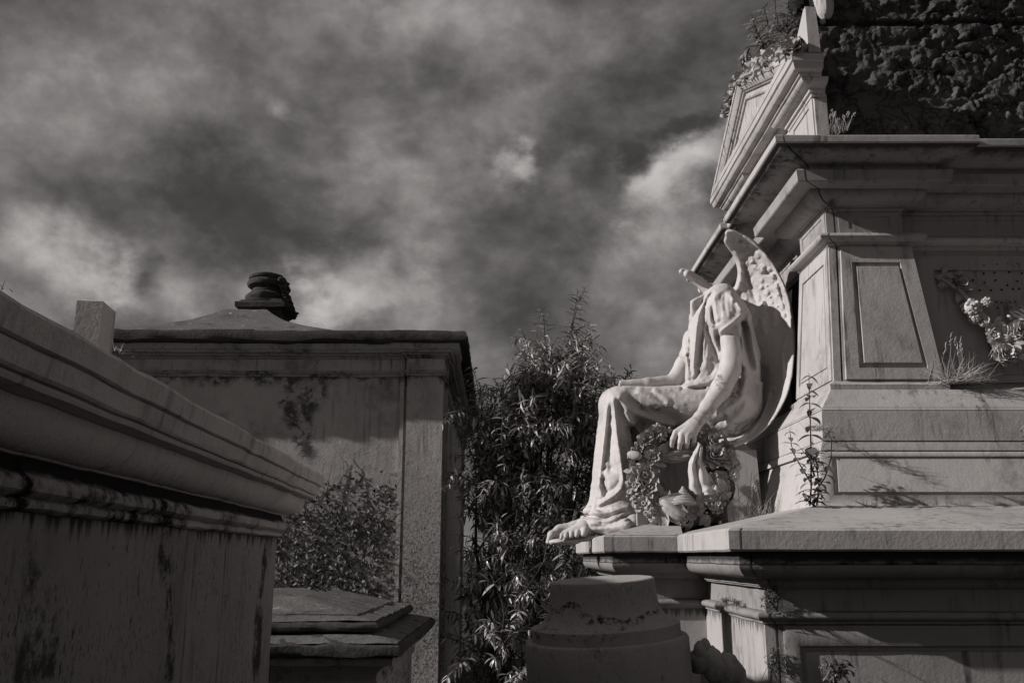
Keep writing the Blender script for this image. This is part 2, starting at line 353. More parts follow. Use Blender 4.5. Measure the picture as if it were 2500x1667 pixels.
# sunk panels on the side of the pedestal
def ring(mb, outer, inner, t, c, P):              # picture-frame moulding; P maps (u, v, height) to space
    n = len(outer); cen = lambda pl: (sum(p[0] for p in pl)/n, sum(p[1] for p in pl)/n)
    cx, cy = cen(outer)
    sh = lambda pl, d: [(p[0]+(cx-p[0])*d, p[1]+(cy-p[1])*d) for p in pl]
    rows = [(outer, -.01), (outer, t-c), (sh(outer, c*.8), t), (sh(inner, -c*.9), t), (inner, t-c), (inner, -.01)]
    vs = [P(p[0], p[1], h) for pl, h in rows for p in pl]; fs = []
    for r in range(5):
        for k in range(n): a = r*n+k; b = r*n+(k+1)%n; fs.append((a, b, b+n, a+n))
    return mb.add(vs, fs)
def plate(mb, poly, t, c, P):
    n = len(poly); cx = sum(p[0] for p in poly)/n; cy = sum(p[1] for p in poly)/n
    inn = [(p[0]+(cx-p[0])*c*3, p[1]+(cy-p[1])*c*3) for p in poly]
    vs = [P(p[0],p[1],-.01) for p in poly]+[P(p[0],p[1],t-c) for p in poly]+[P(p[0],p[1],t) for p in inn]
    fs = [tuple(range(2*n,3*n))]
    for r in range(2):
        for k in range(n): a = r*n+k; b = r*n+(k+1)%n; fs.append((a,b,b+n,a+n))
    return mb.add(vs, fs)
side = lambda Y: (lambda u, v, h: (u, Y-h, v))
mb = MB(); ring(mb, [(.96,-.236),(5.5,-.236),(5.5,-1.28),(.96,-1.28)], [(1.02,-.306),(5.4,-.306),(5.4,-1.20),(1.02,-1.20)], .012, .004, side(3.312))
ring(mb, [(1.02,-.306),(5.4,-.306),(5.4,-1.20),(1.02,-1.20)], [(1.035,-.322),(5.38,-.322),(5.38,-1.18),(1.035,-1.18)], .004, .002, side(3.312))
mb.build('panel_frame', 'pedestal', mau)
# sloping top of the pedestal and of the plinth
mb = MB()
E0 = [(6.5,3.176),(.763,3.176),(.763,2*YC-3.176),(6.5,2*YC-3.176)]; I0 = [(6.5,4.0),(1.37,4.0),(1.37,2*YC-4.0),(6.5,2*YC-4.0)]
zE, zI = .0972, .226
def slope(mb, E, I_, ze, zi, nx=24, ny=6):
    for k in range(len(E)-1):
        a, b, c, d = Vector((*E[k],ze)), Vector((*E[k+1],ze)), Vector((*I_[k+1],zi)), Vector((*I_[k],zi)); vs = []; fs = []
        for j in range(ny+1):
            for i in range(nx+1):
                p = a.lerp(b, i/nx).lerp(d.lerp(c, i/nx), j/ny); p.z += noise.noise(p*5)*.002*(0 if j == 0 else 1); vs.append(p)
        for j in range(ny):
            for i in range(nx): q = j*(nx+1)+i; fs.append((q, q+1, q+nx+2, q+nx+1))
        mb.add(vs, fs)
slope(mb, E0, I0, zE, zI)
slope(mb, [(.78,4.163),(.424,4.163),(.424,5.967),(.78,5.967)], [(.86,4.66),(.70,4.66),(.70,5.47),(.86,5.47)], .0962, .165)
mb.add([(.86,4.66,.165),(.70,4.66,.165),(.70,5.47,.165),(.86,5.47,.165),(1.3,4.66,.17),(1.3,5.47,.17)], [(0,1,2,3),(0,3,5,4)])
mb.build('sloping_top', 'clean', mau, fix=False)
# --- stepped base of the upper stage
YU = 4.955                                     # middle of the upper stage
def prism(corner_b, zb, corner_t, zt, xr_b=6.5, xr_t=6.5, name=None, m='clean', bev=.006, yfb=None, yft=None):
    (xb, yb), (xt, yt) = corner_b, corner_t
    yfb = yfb or 2*YC-yb; yft = yft or 2*YC-yt
    B = [(xb,yb,zb),(xr_b,yb,zb),(xr_b,yfb,zb),(xb,yfb,zb)]
    T = [(xt,yt,zt),(xr_t,yt,zt),(xr_t,yft,zt),(xt,yft,zt)]
    Bl = lambda a, b, t: tuple(a[i]+(b[i]-a[i])*t for i in range(3))
    mb = MB(); t = 1-bev/max(.02, zt-zb)
    mid = [Bl(B[i], T[i], t) for i in range(4)]
    s_ = bev*.7; TT = [(T[0][0]+s_,T[0][1]+s_,zt),(T[1][0]-s_,T[1][1]+s_,zt),(T[2][0]-s_,T[2][1]-s_,zt),(T[3][0]+s_,T[3][1]-s_,zt)]
    mb.hull8(B, mid); mb.v = mb.v; mb.f = mb.f[:1]+mb.f[2:]
    o = len(mb.v); mb.v += TT
    mb.f.append((o,o+1,o+2,o+3))
    for k in range(4): mb.f.append((4+k, 4+(k+1)%4, o+(k+1)%4, o+k))
    return mb
mb = prism((1.315,3.933),.14,(1.40,4.018),.462); mb.build('base_block', 'clean', mau)
mb = prism((1.385,4.004),.4635,(1.398,4.012),.507, bev=.008); mb.build('base_ledge', 'clean', mau)
mb = MB()                                      # raised border and panel on the base block's side
def baseP(u, v, h):                            # battered plane through (.208 -> Y 3.949) .. (.462 -> 4.018)
    Y = 3.933+(v-.14)*(4.018-3.933)/(.462-.14); return (u, Y-h, v)
ring(mb, [(1.385,.458),(6.2,.458),(6.2,.205),(1.34,.205)], [(1.435,.436),(6.1,.436),(6.1,.262),(1.415,.262)], .012, .003, baseP)
plate(mb, [(1.452,.424),(6.05,.424),(6.05,.276),(1.435,.276)], .012, .0015, baseP)
mb.build('base_panel', 'clean', mau)
mb = prism((1.400,4.010),.5085,(1.408,4.018),.647, xr_b=2.66, xr_t=2.60, yfb=2*YC-4.01); mb.build('plinth_block', 'clean', mau)
mb = prism((1.408,4.018),.6485,(1.418,4.028),.662, xr_b=2.60, xr_t=2.585); mb.v = mb.v
mb.hull8([(1.418,4.028,.6615),(2.585,4.028,.6615),(2.585,6.1,.6615),(1.418,6.1,.6615)], [(1.487,4.098,.757),(2.34,4.098,.757),(2.34,6.03,.757),(1.487,6.03,.757)])
mb.build('chamfered_base', 'clean', mau)
mb = MB(); mb.box(2.5, 6.5, 4.16, 6.0, .50, .752, .004); mb.build('rear_ledge', 'marble', mau)
# joint core: what is seen in the dark gaps between the marble slabs
mb = MB(); mb.box(.99, 6.3, 3.37, YF-.06, -1.55, .09); mb.box(.62,1.2,4.36,YK-.06,-1.5,.09)
mb.box(1.66, 6.3, 4.26, 5.62, .6, 1.92); mb.build('core', 'joint', mau)
# --- corner piers
def pier(far=False):
    fy = (lambda y: 2*YU-y) if far else (lambda y: y)
    mb = MB()
    sb = [(o, z) for o, z in ((-.1,.7585),(.028,.7585),(.030,.784),(.022,.789),(.002,.803),(-.1,.803))]
    for part in (0, 1):
        b = [(1.564,4.137),(2.045,4.137),(2.045,4.5),(1.564,4.5)] if part else [(1.564-GAP,4.137),(1.564-.010,4.137),(1.564-.010,4.70),(1.564-GAP,4.70)]
        t = [(1.614,4.187),(1.975,4.187),(1.975,4.5),(1.614,4.5)] if part else [(1.614-GAP,4.187),(1.614-.010,4.187),(1.614-.010,4.63),(1.614-GAP,4.63)]
        if not part: b[2] = (1.95,4.70); b[1] = (1.554,4.137); b = [b[0],b[1],(1.554,4.50),(1.95,4.50),(1.95,4.70),b[3]]; t = [t[0],t[1],(1.604,4.50),(1.95,4.50),(1.95,4.63),t[3]]
        mb.hull8([(x, fy(y), .80) for x, y in b], [(x, fy(y), 1.50) for x, y in t])
    o = mb.build('pier', 'clean', mau)
    # foot of the pier
    mb = MB(); pth = [(2.05,4.137),(1.564-GAP,4.137),(1.564-GAP,4.70),(1.9,4.70)]
    if far: pth = [(x, fy(y)) for x, y in pth][::-1]
    mb.sweep(pth, sb); sub(mb, 'pier_foot', 'clean', o, mau)
    # framed panels: side face and front face
    k = (4.187-4.137)/(1.50-.80)
    if not far:
        P = lambda u, v, h: (u, 4.137+(v-.80)*k-h, v)
        mb = MB(); ring(mb, [(1.574,.812),(2.036,.812),(1.972,1.488),(1.622,1.488)], [(1.642,.868),(1.966,.868),(1.905,1.404),(1.668,1.404)], .014, .004, P)
        plate(mb, [(1.668,.892),(1.944,.892),(1.893,1.382),(1.690,1.382)], .016, .002, P)
        sub(mb, 'inscription_panel', 'clean', o, mau)
    Pf = lambda u, v, h: (1.519+(v-.80)*k-h, fy(u), v)
    mb = MB(); ring(mb, [(4.150,.812),(4.690,.812),(4.622,1.488),(4.197,1.488)], [(4.205,.870),(4.640,.870),(4.575,1.418),(4.240,1.418)], .008, .003, Pf)
    plate(mb, [(4.222,.886),(4.622,.886),(4.560,1.402),(4.254,1.402)], .006, .002, Pf)
    sub(mb, 'front_panel', 'clean', o, mau)
pier(); pier(True)
mb = MB(); mb.box(1.93, 6.5, 4.245, 5.7, .753, 1.92); mb.build('side_wall', 'marble', mau)
mb = MB(); mb.box(1.80, 2.0, 4.55, 5.6, .70, 1.92); mb.build('front_wall', 'marble', mau)
mb = MB(); mb.sweep([(6.5,4.243),(2.0,4.243)], [(-.05,.7535),(.05,.7535),(.055,.775),(.045,.785),(.01,.80),(-.05,.80)])
ring(mb, [(2.00,1.46),(6.3,1.46),(6.3,.815),(2.07,.815)], [(2.10,1.385),(6.2,1.385),(6.2,.85),(2.17,.85)], .012, .004, side(4.245))
mb.build('wall_moulding', 'marble', mau)
# --- entablature
XE, YE = 1.614, 4.187
def plan(w, rf, xs, ry):
    XFr = XE-GAP
    return dict(xs=xs, ys=YE+ry, rest=[(XFr, YE+w), (XFr+rf, YE+w), (XFr+rf, 2*YU-YE-w), (XFr, 2*YU-YE-w), (XFr, 2*YU-YE), (6.5, 2*YU-YE)])
tr = [(.022+.035*math.sin(t*math.pi), 1.507+.046*(1-math.cos(t*math.pi))/2) for t in [i/8 for i in range(9)]]
course('capital', 'clean', [(-.3,1.492),(.006,1.492),(.008,1.499),(.018,1.503),(.018,1.507)] + tr + [(.01,1.555),(-.3,1.555)], XE, YE, plan(.42,.24,1.98,.062))
course('frieze', 'marble', [(-.3,1.5565),(.004,1.5565),(.004,1.672),(.012,1.676),(.016,1.690),(-.3,1.690)], XE, YE, plan(.40,.06,1.94,.055))
course('bed_moulding', 'marble', [(-.3,1.6915),(.03,1.6915)] + arc(.032,1.695,.105,1.748,'cavetto') + [(.105,1.752),(-.3,1.752)], XE, YE, plan(.40,.06,1.93,.05))
course('corona', 'marble', [(-.3,1.7535),(.10,1.7535),(.187,1.757),(.192,1.762),(.198,1.812),(.190,1.820),(-.3,1.820)], XE, YE, plan(.40,.05,1.93,.05))
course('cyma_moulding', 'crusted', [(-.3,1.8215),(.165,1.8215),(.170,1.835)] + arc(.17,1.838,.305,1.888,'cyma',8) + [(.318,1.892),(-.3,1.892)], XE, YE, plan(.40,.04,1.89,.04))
course('top_fascia', 'clean', [(-.3,1.8935),(.324,1.8935),(.329,1.898),(.331,1.926),(.326,1.931),(-.3,1.945)], XE, YE, plan(.40,.04,1.87,.04), jit=.002)
# sunk panels of the frieze
mb = MB(); P = side(4.184)
ring(mb, [(1.625,1.560),(1.93,1.560),(1.93,1.670),(1.625,1.670)], [(1.675,1.582),(1.882,1.582),(1.882,1.648),(1.675,1.648)], .005, .002, P)
ring(mb, [(1.95,1.560),(6.2,1.560),(6.2,1.670),(1.95,1.670)], [(2.01,1.582),(6.0,1.582),(6.0,1.648),(2.01,1.648)], .005, .002, side(4.239))
Pf = lambda u, v, h: (1.566-h, u, v)
ring(mb, [(4.195,1.560),(4.575,1.560),(4.575,1.670),(4.195,1.670)], [(4.235,1.578),(4.54,1.578),(4.54,1.655),(4.235,1.655)], .005, .002, Pf)
ring(mb, [(5.335,1.560),(5.715,1.560),(5.715,1.670),(5.335,1.670)], [(5.37,1.578),(5.67,1.578),(5.67,1.655),(5.37,1.655)], .005, .002, Pf)
Pc = lambda u, v, h: (1.626-h, u, v)
ring(mb, [(4.60,1.560),(5.31,1.560),(5.31,1.670),(4.60,1.670)], [(4.66,1.578),(5.25,1.578),(5.25,1.655),(4.66,1.655)], .005, .002, Pc)
mb.build('frieze_panels', 'marble', mau)
# --- attic and pediment
YA0, YA1 = 4.36, 6.04; YAP = 5.29
XA = 1.62
mb = MB(); mb.box(XA, XA+.075, YA0, YA1, 1.93, 2.43, .006); mb.build('attic_block', 'clean', mau)
mb = MB(); Pa = lambda u, v, h: (XA-h, u, v)
ring(mb, [(4.365,2.0),(4.75,2.0),(4.75,2.42),(4.365,2.42)], [(4.42,2.06),(4.69,2.06),(4.69,2.37),(4.42,2.37)], .007, .002, Pa); mb.build('attic_panel', 'clean', mau)
path = [(XA+.06, YA0), (XA, YA0), (XA, 4.75), (XA+.05, 4.75), (XA+.05, 5.60), (XA, 5.60), (XA, YA1), (XA+.06, YA1)]
mb = MB(); mb.sweep(path, [(-.1,2.40),(.012,2.40),(.014,2.418),(.026,2.420),(.028,2.440),(.040,2.444)] + arc(.042,2.446,.085,2.478,'cavetto',5) + [(-.1,2.478)])
mb.build('attic_moulding', 'clean', mau)
path = [(XA+.02, YA0), (XA, YA0), (XA, YA1), (XA+.02, YA1)]
mb = MB(); mb.sweep(path, [(-.1,2.4795),(.095,2.4795),(.100,2.494),(.112,2.497),(.128,2.499),(.133,2.504),(.140,2.530),(.150,2.536),(.150,2.574),(.144,2.580),(-.1,2.580)], jit=.002)
mb.build('pediment_cornice', 'clean', mau)
XP = XA-.150
ya, yb, za, zc = YA0-.15, YA1+.15, 2.582, 3.035
mb = MB(); tri = [(ya, za), (yb, za), (YAP, zc)]
def inset(tr_, d):
    A = [Vector(p) for p in tr_]; L_ = [(A[(i+1)%3]-A[(i+2)%3]).length for i in range(3)]; s_ = sum(L_)
    inc = sum((A[i]*L_[i] for i in range(3)), Vector((0,0)))/s_
    ar = abs((A[1]-A[0]).cross(A[2]-A[0]))/2; r = 2*ar/s_; return [tuple(inc+(a-inc)*(1-d/r)) for a in A]
rows = [(0,.17),(0,.004),(.003,0),(.036,0),(.038,.006),(.048,.010),(.072,.030),(.074,.040),(.082,.044),(.084,.060),(.108,.062),(.110,.050),(.122,.048),(.130,.052),(.134,.064),(.142,.066)]
vs = []; fs = []
for d, x in rows:
    for (y, z) in inset(tri, d): vs.append((XP+x, y, z))
for r in range(len(rows)-1):
    for k in range(3): a = r*3+k; b = r*3+(k+1)%3; fs.append((a, b, b+3, a+3))
fs.append(tuple(range(3*len(rows)-3, 3*len(rows)))); fs.append((2,1,0)); mb.add(vs, fs); mb.build('pediment', 'clean', mau, smooth=20)
# acroterion wedge on the near end of the gable
mb = MB(); a = S(1984,128,4.24); t = S(1968,16,4.24); z0 = za-.01
mb.hull8([(a.x-.02, 4.24, z0), (a.x+.045, 4.24, z0), (a.x+.05, 4.72, z0), (a.x-.02, 4.72, z0)],
         [(t.x-.005, 4.24, t.z), (t.x+.05, 4.24, t.z-.004), (t.x+.055, 4.30, t.z-.002), (t.x-.004, 4.28, t.z)])
mb.build('acroterion', 'clean', mau)
# rough core of the upper storey
def rough_wall(x0, x1, z0, z1, Y, nx, nz, amp, seed, leftface=True):
    mb = MB(); vs = []; fs = []; xs = [x0+(x1-x0)*i/nx for i in range(nx+1)]
    cols = ([(x0+.02+.35*(1-i/14), Y+.5*(1-i/14), 1) for i in range(14)] if leftface else []) + [(x, Y, 0) for x in xs]
    for x, y, l in cols:
        for j in range(nz+1):
            z = z0+(z1-z0)*j/nz; p = Vector((x*1.0, y+seed, z))
            ns = noise.fractal(p*3.0, 1., 2., 6) + .8*noise.fractal(p*15, .9, 2., 5)
            d, _ = noise.voronoi(Vector((x*3.6+ns*.5, (y+seed)*3.6, z*5.2+ns*.4))); e = min(1, (d[1]-d[0])*4)
            h = amp*(.55*ns + .75*(e-.5)*min(1, max(.15, (x-1.9)*1.2+.2)))
            if abs(z-2.96) < .02: h -= amp*1.0
            vs.append((x-(h if l else 0)*.6, y-h*(0 if l else 1), z+.3*h*noise.noise(p*9)))
    for i in range(len(cols)-1):
        for j in range(nz): a = i*(nz+1)+j; fs.append((a, a+nz+1, a+nz+2, a+1))
    return mb.add(vs, fs)
rough_wall(1.715, 4.2, 1.90, 3.45, 4.53, 330, 220, .042, 0).build('masonry_wall', 'masonry', mau, smooth=180, fix=False)
mb = MB(); mb.box(2.12, 4.19, 4.63, 5.2, 1.9, 3.44); mb.build('masonry_core', 'masonry', mau)

# ================================================================ LEFT TOMB (close, its long side runs away from us)
def frame(k):
    n = math.hypot(1, k); return lambda a, d: (a/n - d*k/n, a*k/n + d/n)
TL = frame(.0533); a0, Yw = .917, 4.555
lt = thing('tomb', 'large grey plastered tomb with heavy sloping cornice filling the left foreground', 'tomb', (-2.0, 2.0, -1.62))
lp = [TL(-3.4, Yw), TL(-a0, Yw), TL(-a0, -1.6)]
def lcourse(name, m, prof, jit=.004, seg=.05, nsc=7.): mb = MB(); mb.sweep(lp, prof, jit=jit, seg=seg, nsc=nsc); return mb.build(name, m, lt)
LI = -.3
lcourse('wall', 'tombwall', [(LI,-1.61),(0,-1.61),(0,-1.0),(0,-.5),(0,.09),(LI,.09)], jit=.002)
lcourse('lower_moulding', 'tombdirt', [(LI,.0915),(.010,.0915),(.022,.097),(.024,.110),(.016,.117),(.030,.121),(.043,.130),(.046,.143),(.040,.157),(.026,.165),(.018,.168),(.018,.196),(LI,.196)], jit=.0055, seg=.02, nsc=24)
lcourse('cavetto_moulding', 'tomb', [(LI,.1975),(.030,.1975)] + arc(.034,.202,.108,.280,'cavetto',8) + [(.108,.284),(LI,.284)], jit=.004)
lcourse('fillet', 'tomb', [(LI,.2855),(.112,.2855),(.150,.289),(.154,.296),(.152,.303),(LI,.303)], jit=.003)
lcourse('fascia', 'tomb', [(LI,.3045),(.162,.3045),(.168,.310),(.176,.344),(.172,.349),(LI,.349)], jit=.004)
lcourse('coping', 'tomb', [(LI,.3505),(.178,.3505),(.184,.354),(.191,.398),(.186,.407),(.17,.412),(LI,.52)], jit=.005)
p0 = TL(-a0-.1, Yw-.1)
mb = MB(); r = [TL(-a0+.0-.25, Yw-.25), TL(-a0-.25, -1.6), TL(-3.4, -1.6), TL(-3.4, Yw-.25)]
mb.hull8([(*p, .45) for p in r], [(*TL(-2.06, 2.62), 1.10), (*TL(-2.06, -1.6), 1.10), (*TL(-2.3, -1.6), 1.10), (*TL(-2.3, 2.62), 1.10)])  # unseen from the camera; ridge raised so its shadow covers the urn
mb.build('roof', 'tomb', lt)
mb = MB(); q = S(252, 733, 3.4); w = .085
Q = lambda u, v: (q.x + u*math.cos(.13) - v*math.sin(.13), q.y + u*math.sin(.13) + v*math.cos(.13))
b = [(-.098,0),(0,0),(0,.17),(-.098,.17)]
mb.hull8([(*Q(*p), .30) for p in b], [(*Q(*p), q.z-.004) for p in b])
i4 = [(-.094,.004),(-.004,.004),(-.004,.166),(-.094,.166)]; o = len(mb.v)
mb.v += [(*Q(*p), q.z) for p in i4]; mb.f += [(o,o+1,o+2,o+3)] + [(4+k, 4+(k+1)%4, o+(k+1)%4, o+k) for k in range(4)]
po = mb.build('marble_post', 'tomb', smooth=20); tag(centre(po), 'stubby square marble post streaked black, standing behind the sloping coping of the left tomb', 'post')

# ================================================================ MAUSOLEUM WITH THE BROKEN FINIAL (straight ahead)
TB = frame(.0151); ab, Yb = .571, 9.01
bd = thing('plastered_mausoleum', 'stained plaster mausoleum with flat black cornice and broken urn finial on its roof', 'mausoleum', (-3.3, 12.1, -1.62))
def bcourse(name, m, prof, pw=.37, r=.06, jit=.004, straight=False, seg=.12, nsc=4.):
    mb = MB()
    if straight: p = [TB(-ab, 15.2), TB(-ab, Yb), TB(-6.2, Yb)]
    else: p = [TB(-ab, 15.2), TB(-ab, 14.8), TB(-ab-r*.7, 14.8), TB(-ab-r*.7, Yb+.42), TB(-ab, Yb+.42), TB(-ab, Yb), TB(-ab-pw, Yb), TB(-ab-pw, Yb+r), TB(-6.2, Yb+r)]
    mb.sweep(p, prof, jit=jit, seg=seg, nsc=nsc); return mb.build(name, m, bd)
BI = -.4
bcourse('wall', 'plaster', [(BI,-1.6),(0,-1.6),(0,1.80),(BI,1.80)], jit=.004)
bcourse('architrave', 'plaster_dark', [(BI,1.8015),(.012,1.8015),(.015,1.83),(.028,1.835),(.03,1.862),(BI,1.862)], jit=.006)
bcourse('frieze', 'plaster_upper', [(BI,1.8635),(.008,1.8635),(.008,1.985),(BI,1.985)])
bcourse('bed_moulding', 'plaster_dark', [(BI,1.9865),(.02,1.9865),(.022,2.01),(.05,2.014),(.055,2.035),(.08,2.04),(BI,2.04)], jit=.006)
bcourse('cavetto_moulding', 'plaster_upper', [(BI,2.0415),(.085,2.0415),(.09,2.05)] + arc(.092,2.055,.165,2.10,'cavetto',5) + [(.17,2.112),(BI,2.112)], jit=.007, r=.04)
bcourse('cornice_slab', 'mould', [(BI,2.1135),(.235,2.1135),(.25,2.125),(.255,2.16),(.248,2.20),(.235,2.222),(.20,2.232),(BI,2.26)], jit=.018, straight=True, seg=.05, nsc=5)
mb = MB(); x = -.62
while x > -6:                                    # uneven tiles lying along the roof edge
    w = random.uniform(.35, .9); p = TB(x-w, Yb-.06+random.uniform(-.02,.03)); h = random.uniform(.018,.045)
    if random.random() < .8: mb = MB(); mb.box(p[0], p[0]+w-.015, p[1], p[1]+.3, 2.215, 2.235+h, .008, R(random.uniform(-1,1))); mb.build('roof_tile', 'mould', bd)
    x -= w
mb = MB(); ts = [.0,.3,.42,.5,.58,.66,.8,1.0,1.3,1.7,2.1,2.72]; zs = [3.32,3.26,3.16,3.10,3.05,3.00,2.93,2.84,2.72,2.56,2.41,2.23]
nu = 36; vs = []; fs = []
for t, z in zip(ts, zs):
    for i in range(4*nu):
        k, f = divmod(i, nu); f = f/nu*2-1; c = [(f,-1),(1,f),(-f,1),(-1,-f)][k]
        p = TB(-3.45+c[0]*t, 12.05+c[1]*t*1.08); nz = noise.noise(Vector((p[0]*5,p[1]*5,z)))*.012
        vs.append((p[0], p[1], z+nz))
for r in range(len(ts)-1):
    for i in range(4*nu): a = r*4*nu+i; b = r*4*nu+(i+1)%(4*nu); fs.append((a,b,b+4*nu,a+4*nu))
mb.add(vs, fs).build('roof', 'lichen', bd, smooth=50)
# the finial: moulded square base, cushion and broken bulb, crumbled on its right flank
mb = MB(); fc = S(652, 720, 12.05)
prof = [(.27,3.30),(.28,3.37),(.31,3.39),(.345,3.41),(.345,3.47),(.315,3.485),(.315,3.52),(.27,3.525),(.275,3.55),(.295,3.58),(.29,3.615),(.25,3.64),(.235,3.65),(.235,3.67),(.205,3.69),(.20,3.715),(.235,3.73),(.27,3.745),(.283,3.775),(.270,3.805),(.248,3.815),(.245,3.825),(.262,3.838),(.262,3.865),(.235,3.882),(.20,3.888),(.18,3.905),(0,3.91)]
nu = 64; vs = []; fs = []
for j, (r_, z) in enumerate(prof):
    sq = max(0, 1-max(0, z-3.50)/.05)
    for i in range(nu):
        a = 2*math.pi*i/nu; ca, sa = math.cos(a), math.sin(a); m = max(abs(ca), abs(sa)); rr = r_*((1/m)*sq*.97+(1-sq))
        lean = .0
        x, y = rr*ca, rr*sa; nz = noise.fractal(Vector((x*6,y*6,z*6)),1,2,4)*.022; cr = 1
        if ca > .3:                              # broken flank
            lim = .22+(3.92-z)*.24 - .05*noise.noise(Vector((y*7,z*9,1))); x = min(x, lim+.02*noise.noise(Vector((y*20,z*22,3)))) if z > 3.5 else x
            x += .03*noise.noise(Vector((y*14, z*16, 5)))
        vs.append((fc.x+x*(1+nz), 12.05+y*(1+nz), 3.24+(z-3.34)*1.10+nz*.5))
for j in range(len(prof)-1):
    for i in range(nu): a = j*nu+i; b = j*nu+(i+1)%nu; fs.append((a,b,b+nu,a+nu))
mb.add(vs, fs)
for i in range(70):                              # rubble clinging to the flank
    t = random.random(); x = fc.x+.20+.16*t+random.uniform(-.03,.03); z = 3.80-.50*t+random.uniform(-.03,.02)
    mb.ell((x, 12.05+random.uniform(-.22,.22), z), [random.uniform(.025,.06) for _ in range(3)], nu=7, nv=5, jit=.25)
mb.build('finial', 'mould', bd, smooth=40)

# dry creeper clinging to the lower wall
cr_ = thing('wall_creeper', 'dark dry creeper clinging to the lower wall of the plastered mausoleum, above the low tomb', 'creeper', (-2.2, 8.98, -1.0))
CRP = []
for i in range(5200):
    px = random.uniform(640, 975); py = random.uniform(1150, 1480); w_ = .5*min(1, (py-1150)/150)*(1.15-(px-640)/420) + .5*max(0, noise.noise(Vector((px*.013, py*.016, 2.)))+.15)
    if random.random() > w_*1.1: continue
    CRP.append(S(px, py, 9.0+.06*(1 if px < 990 else 0)-random.uniform(.0,.05)))

# ================================================================ LOW TOMB between them
lo = thing('low_tomb', 'low dark tomb with stepped lichen slab lid, at the foot of the plastered mausoleum', 'tomb', (-1.7, 6.0, -1.62))
def slab(name, m, x1, y0, y1, x0, zt, zb, jit, rise=0):
    mb = MB(); w = x1-x0
    p = [(x1,y1),(x1,y0),(x0,y0)]
    mb.sweep(p, [(-.5,zb),(-.012,zb),(0,zb+.01),(.004,(zb+zt)/2),(0,zt-.012),(-.014,zt),(-.5,zt+rise)], jit=jit, seg=.04, nsc=9); return mb
mb = slab('', '', -.60, 5.0, 7.2, -2.8, -.455, -.525, .010, .10); mb.build('lower_slab', 'mould', lo)
def sheet(x0, x1, y0, y1, z, rise):               # lichen crust on the tops, uneven and a few millimetres thick
    mb = MB(); nx, ny = 60, 50; vs = []; fs = []
    for j in range(ny+1):
        for i in range(nx+1):
            x = x0+(x1-x0)*i/nx; y = y0+(y1-y0)*j/ny; d = min(x1-x, y-y0, .5); vs.append((x, y, z+rise*max(0,d)/.5+noise.fractal(Vector((x*9,y*9,z)),1,2,4)*.007+.004))
    for j in range(ny):
        for i in range(nx): a = j*(nx+1)+i; fs.append((a,a+1,a+nx+2,a+nx+1))
    return mb.add(vs, fs)
sheet(-2.7, -.615, 5.012, 7.1, -.453, .10).build('lichen_crust', 'lichen', lo, smooth=60, fix=False)
sheet(-2.7, -.76, 5.175, 6.95, -.350, .085).build('lichen_crust', 'lichen', lo, smooth=60, fix=False)
mb = slab('', '', -.745, 5.16, 7.0, -2.8, -.352, -.402, .008, .085); mb.build('lid_slab', 'mould', lo); mb = MB()
mb.hull8([(-1.2,5.6,-.30),(-2.8,5.6,-.30),(-2.8,6.8,-.30),(-1.2,6.8,-.30)],[(-1.5,5.85,-.215),(-2.8,5.85,-.215),(-2.8,6.6,-.215),(-1.5,6.6,-.215)]); mb.build('lid', 'lichen', lo)
mb = MB(); mb.sweep([(-.90,6.85),(-.90,5.32),(-2.8,5.32)], [(-.4,-.36),(-.0,-.36),(.02,-.345),(.02,-.318),(-.4,-.235)], jit=.008, seg=.04, nsc=9); mb.build('upper_lid', 'lichen', lo)
mb = MB(); mb.sweep([(-.75,7.05),(-.75,5.15),(-2.8,5.15)], [(-.4,-.5265),(.11,-.5265),(.11,-.56)] + [(.11-.10*math.sin(t*math.pi/2), -.565-.085*(1-math.cos(t*math.pi/2))) for t in [i/6 for i in range(7)]] + [(.02,-.66),(.02,-.69),(-.4,-.69)], jit=.006, seg=.05, nsc=7); mb.build('moulding', 'plaster_dark', lo)
mb = MB(); mb.box(-2.8, -.75, 5.15, 7.05, -1.61, -.6915, .01); mb.build('wall', 'plaster', lo)

# ================================================================ TALL STONE URN BASE in the foreground
ub = thing('urn', 'dull grey stone urn with flared neck, broken open top, in front of the pedestal', 'urn', (.277, 2.853, -1.62))
TU = Matrix.Rotation(R(-3.4), 3, 'Y') @ Matrix.Rotation(R(2.2), 3, 'X'); uc = Vector((.308, 3.17, -.075))*.9
def lathe(mb, prof, nu=160, nz=.0010):
    vs = []; fs = []
    for (r_, z) in prof:
        for i in range(nu):
            a = 2*math.pi*i/nu; p = Vector((r_*math.cos(a), r_*math.sin(a), z))*.9; p += noise.noise_vector(p*9)*nz+noise.noise_vector(p*35)*nz*.4
            vs.append(uc + TU @ p)
    for j in range(len(prof)-1):
        for i in range(nu): a = j*nu+i; b = j*nu+(i+1)%nu; fs.append((a,b,b+nu,a+nu))
    return mb.add(vs, fs)
mb = MB(); lathe(mb, [(0,-.006),(.06,-.004),(.10,-.007),(.15,-.002),(.172,0),(.178,-.003),(.180,-.010),(.1805,-.03),(.182,-.055),(.185,-.078),(.190,-.098),(.1975,-.114),(.208,-.127),(.222,-.137),(.238,-.144),(.2505,-.1475),(.2515,-.149),(.2515,-.186),(.250,-.1885),(.2,-.19)]); mb.build('neck', 'urn', ub, smooth=28)
mb = MB(); lathe(mb, [(.2,-.186),(.262,-.187),(.272,-.191),(.2765,-.200),(.277,-.26),(.275,-.36),(.270,-.46),(.262,-.56),(.245,-.68),(.21,-.79),(.15,-.87),(.10,-.91),(.08,-.95),(.09,-1.0),(.14,-1.03),(.15,-1.06)]); mb.build('body', 'urn', ub, smooth=40)
mb = MB(); mb.box(.277-.22, .277+.22, 2.64, 3.06, -1.61, -1.00, .012); mb.build('base', 'urn', ub)
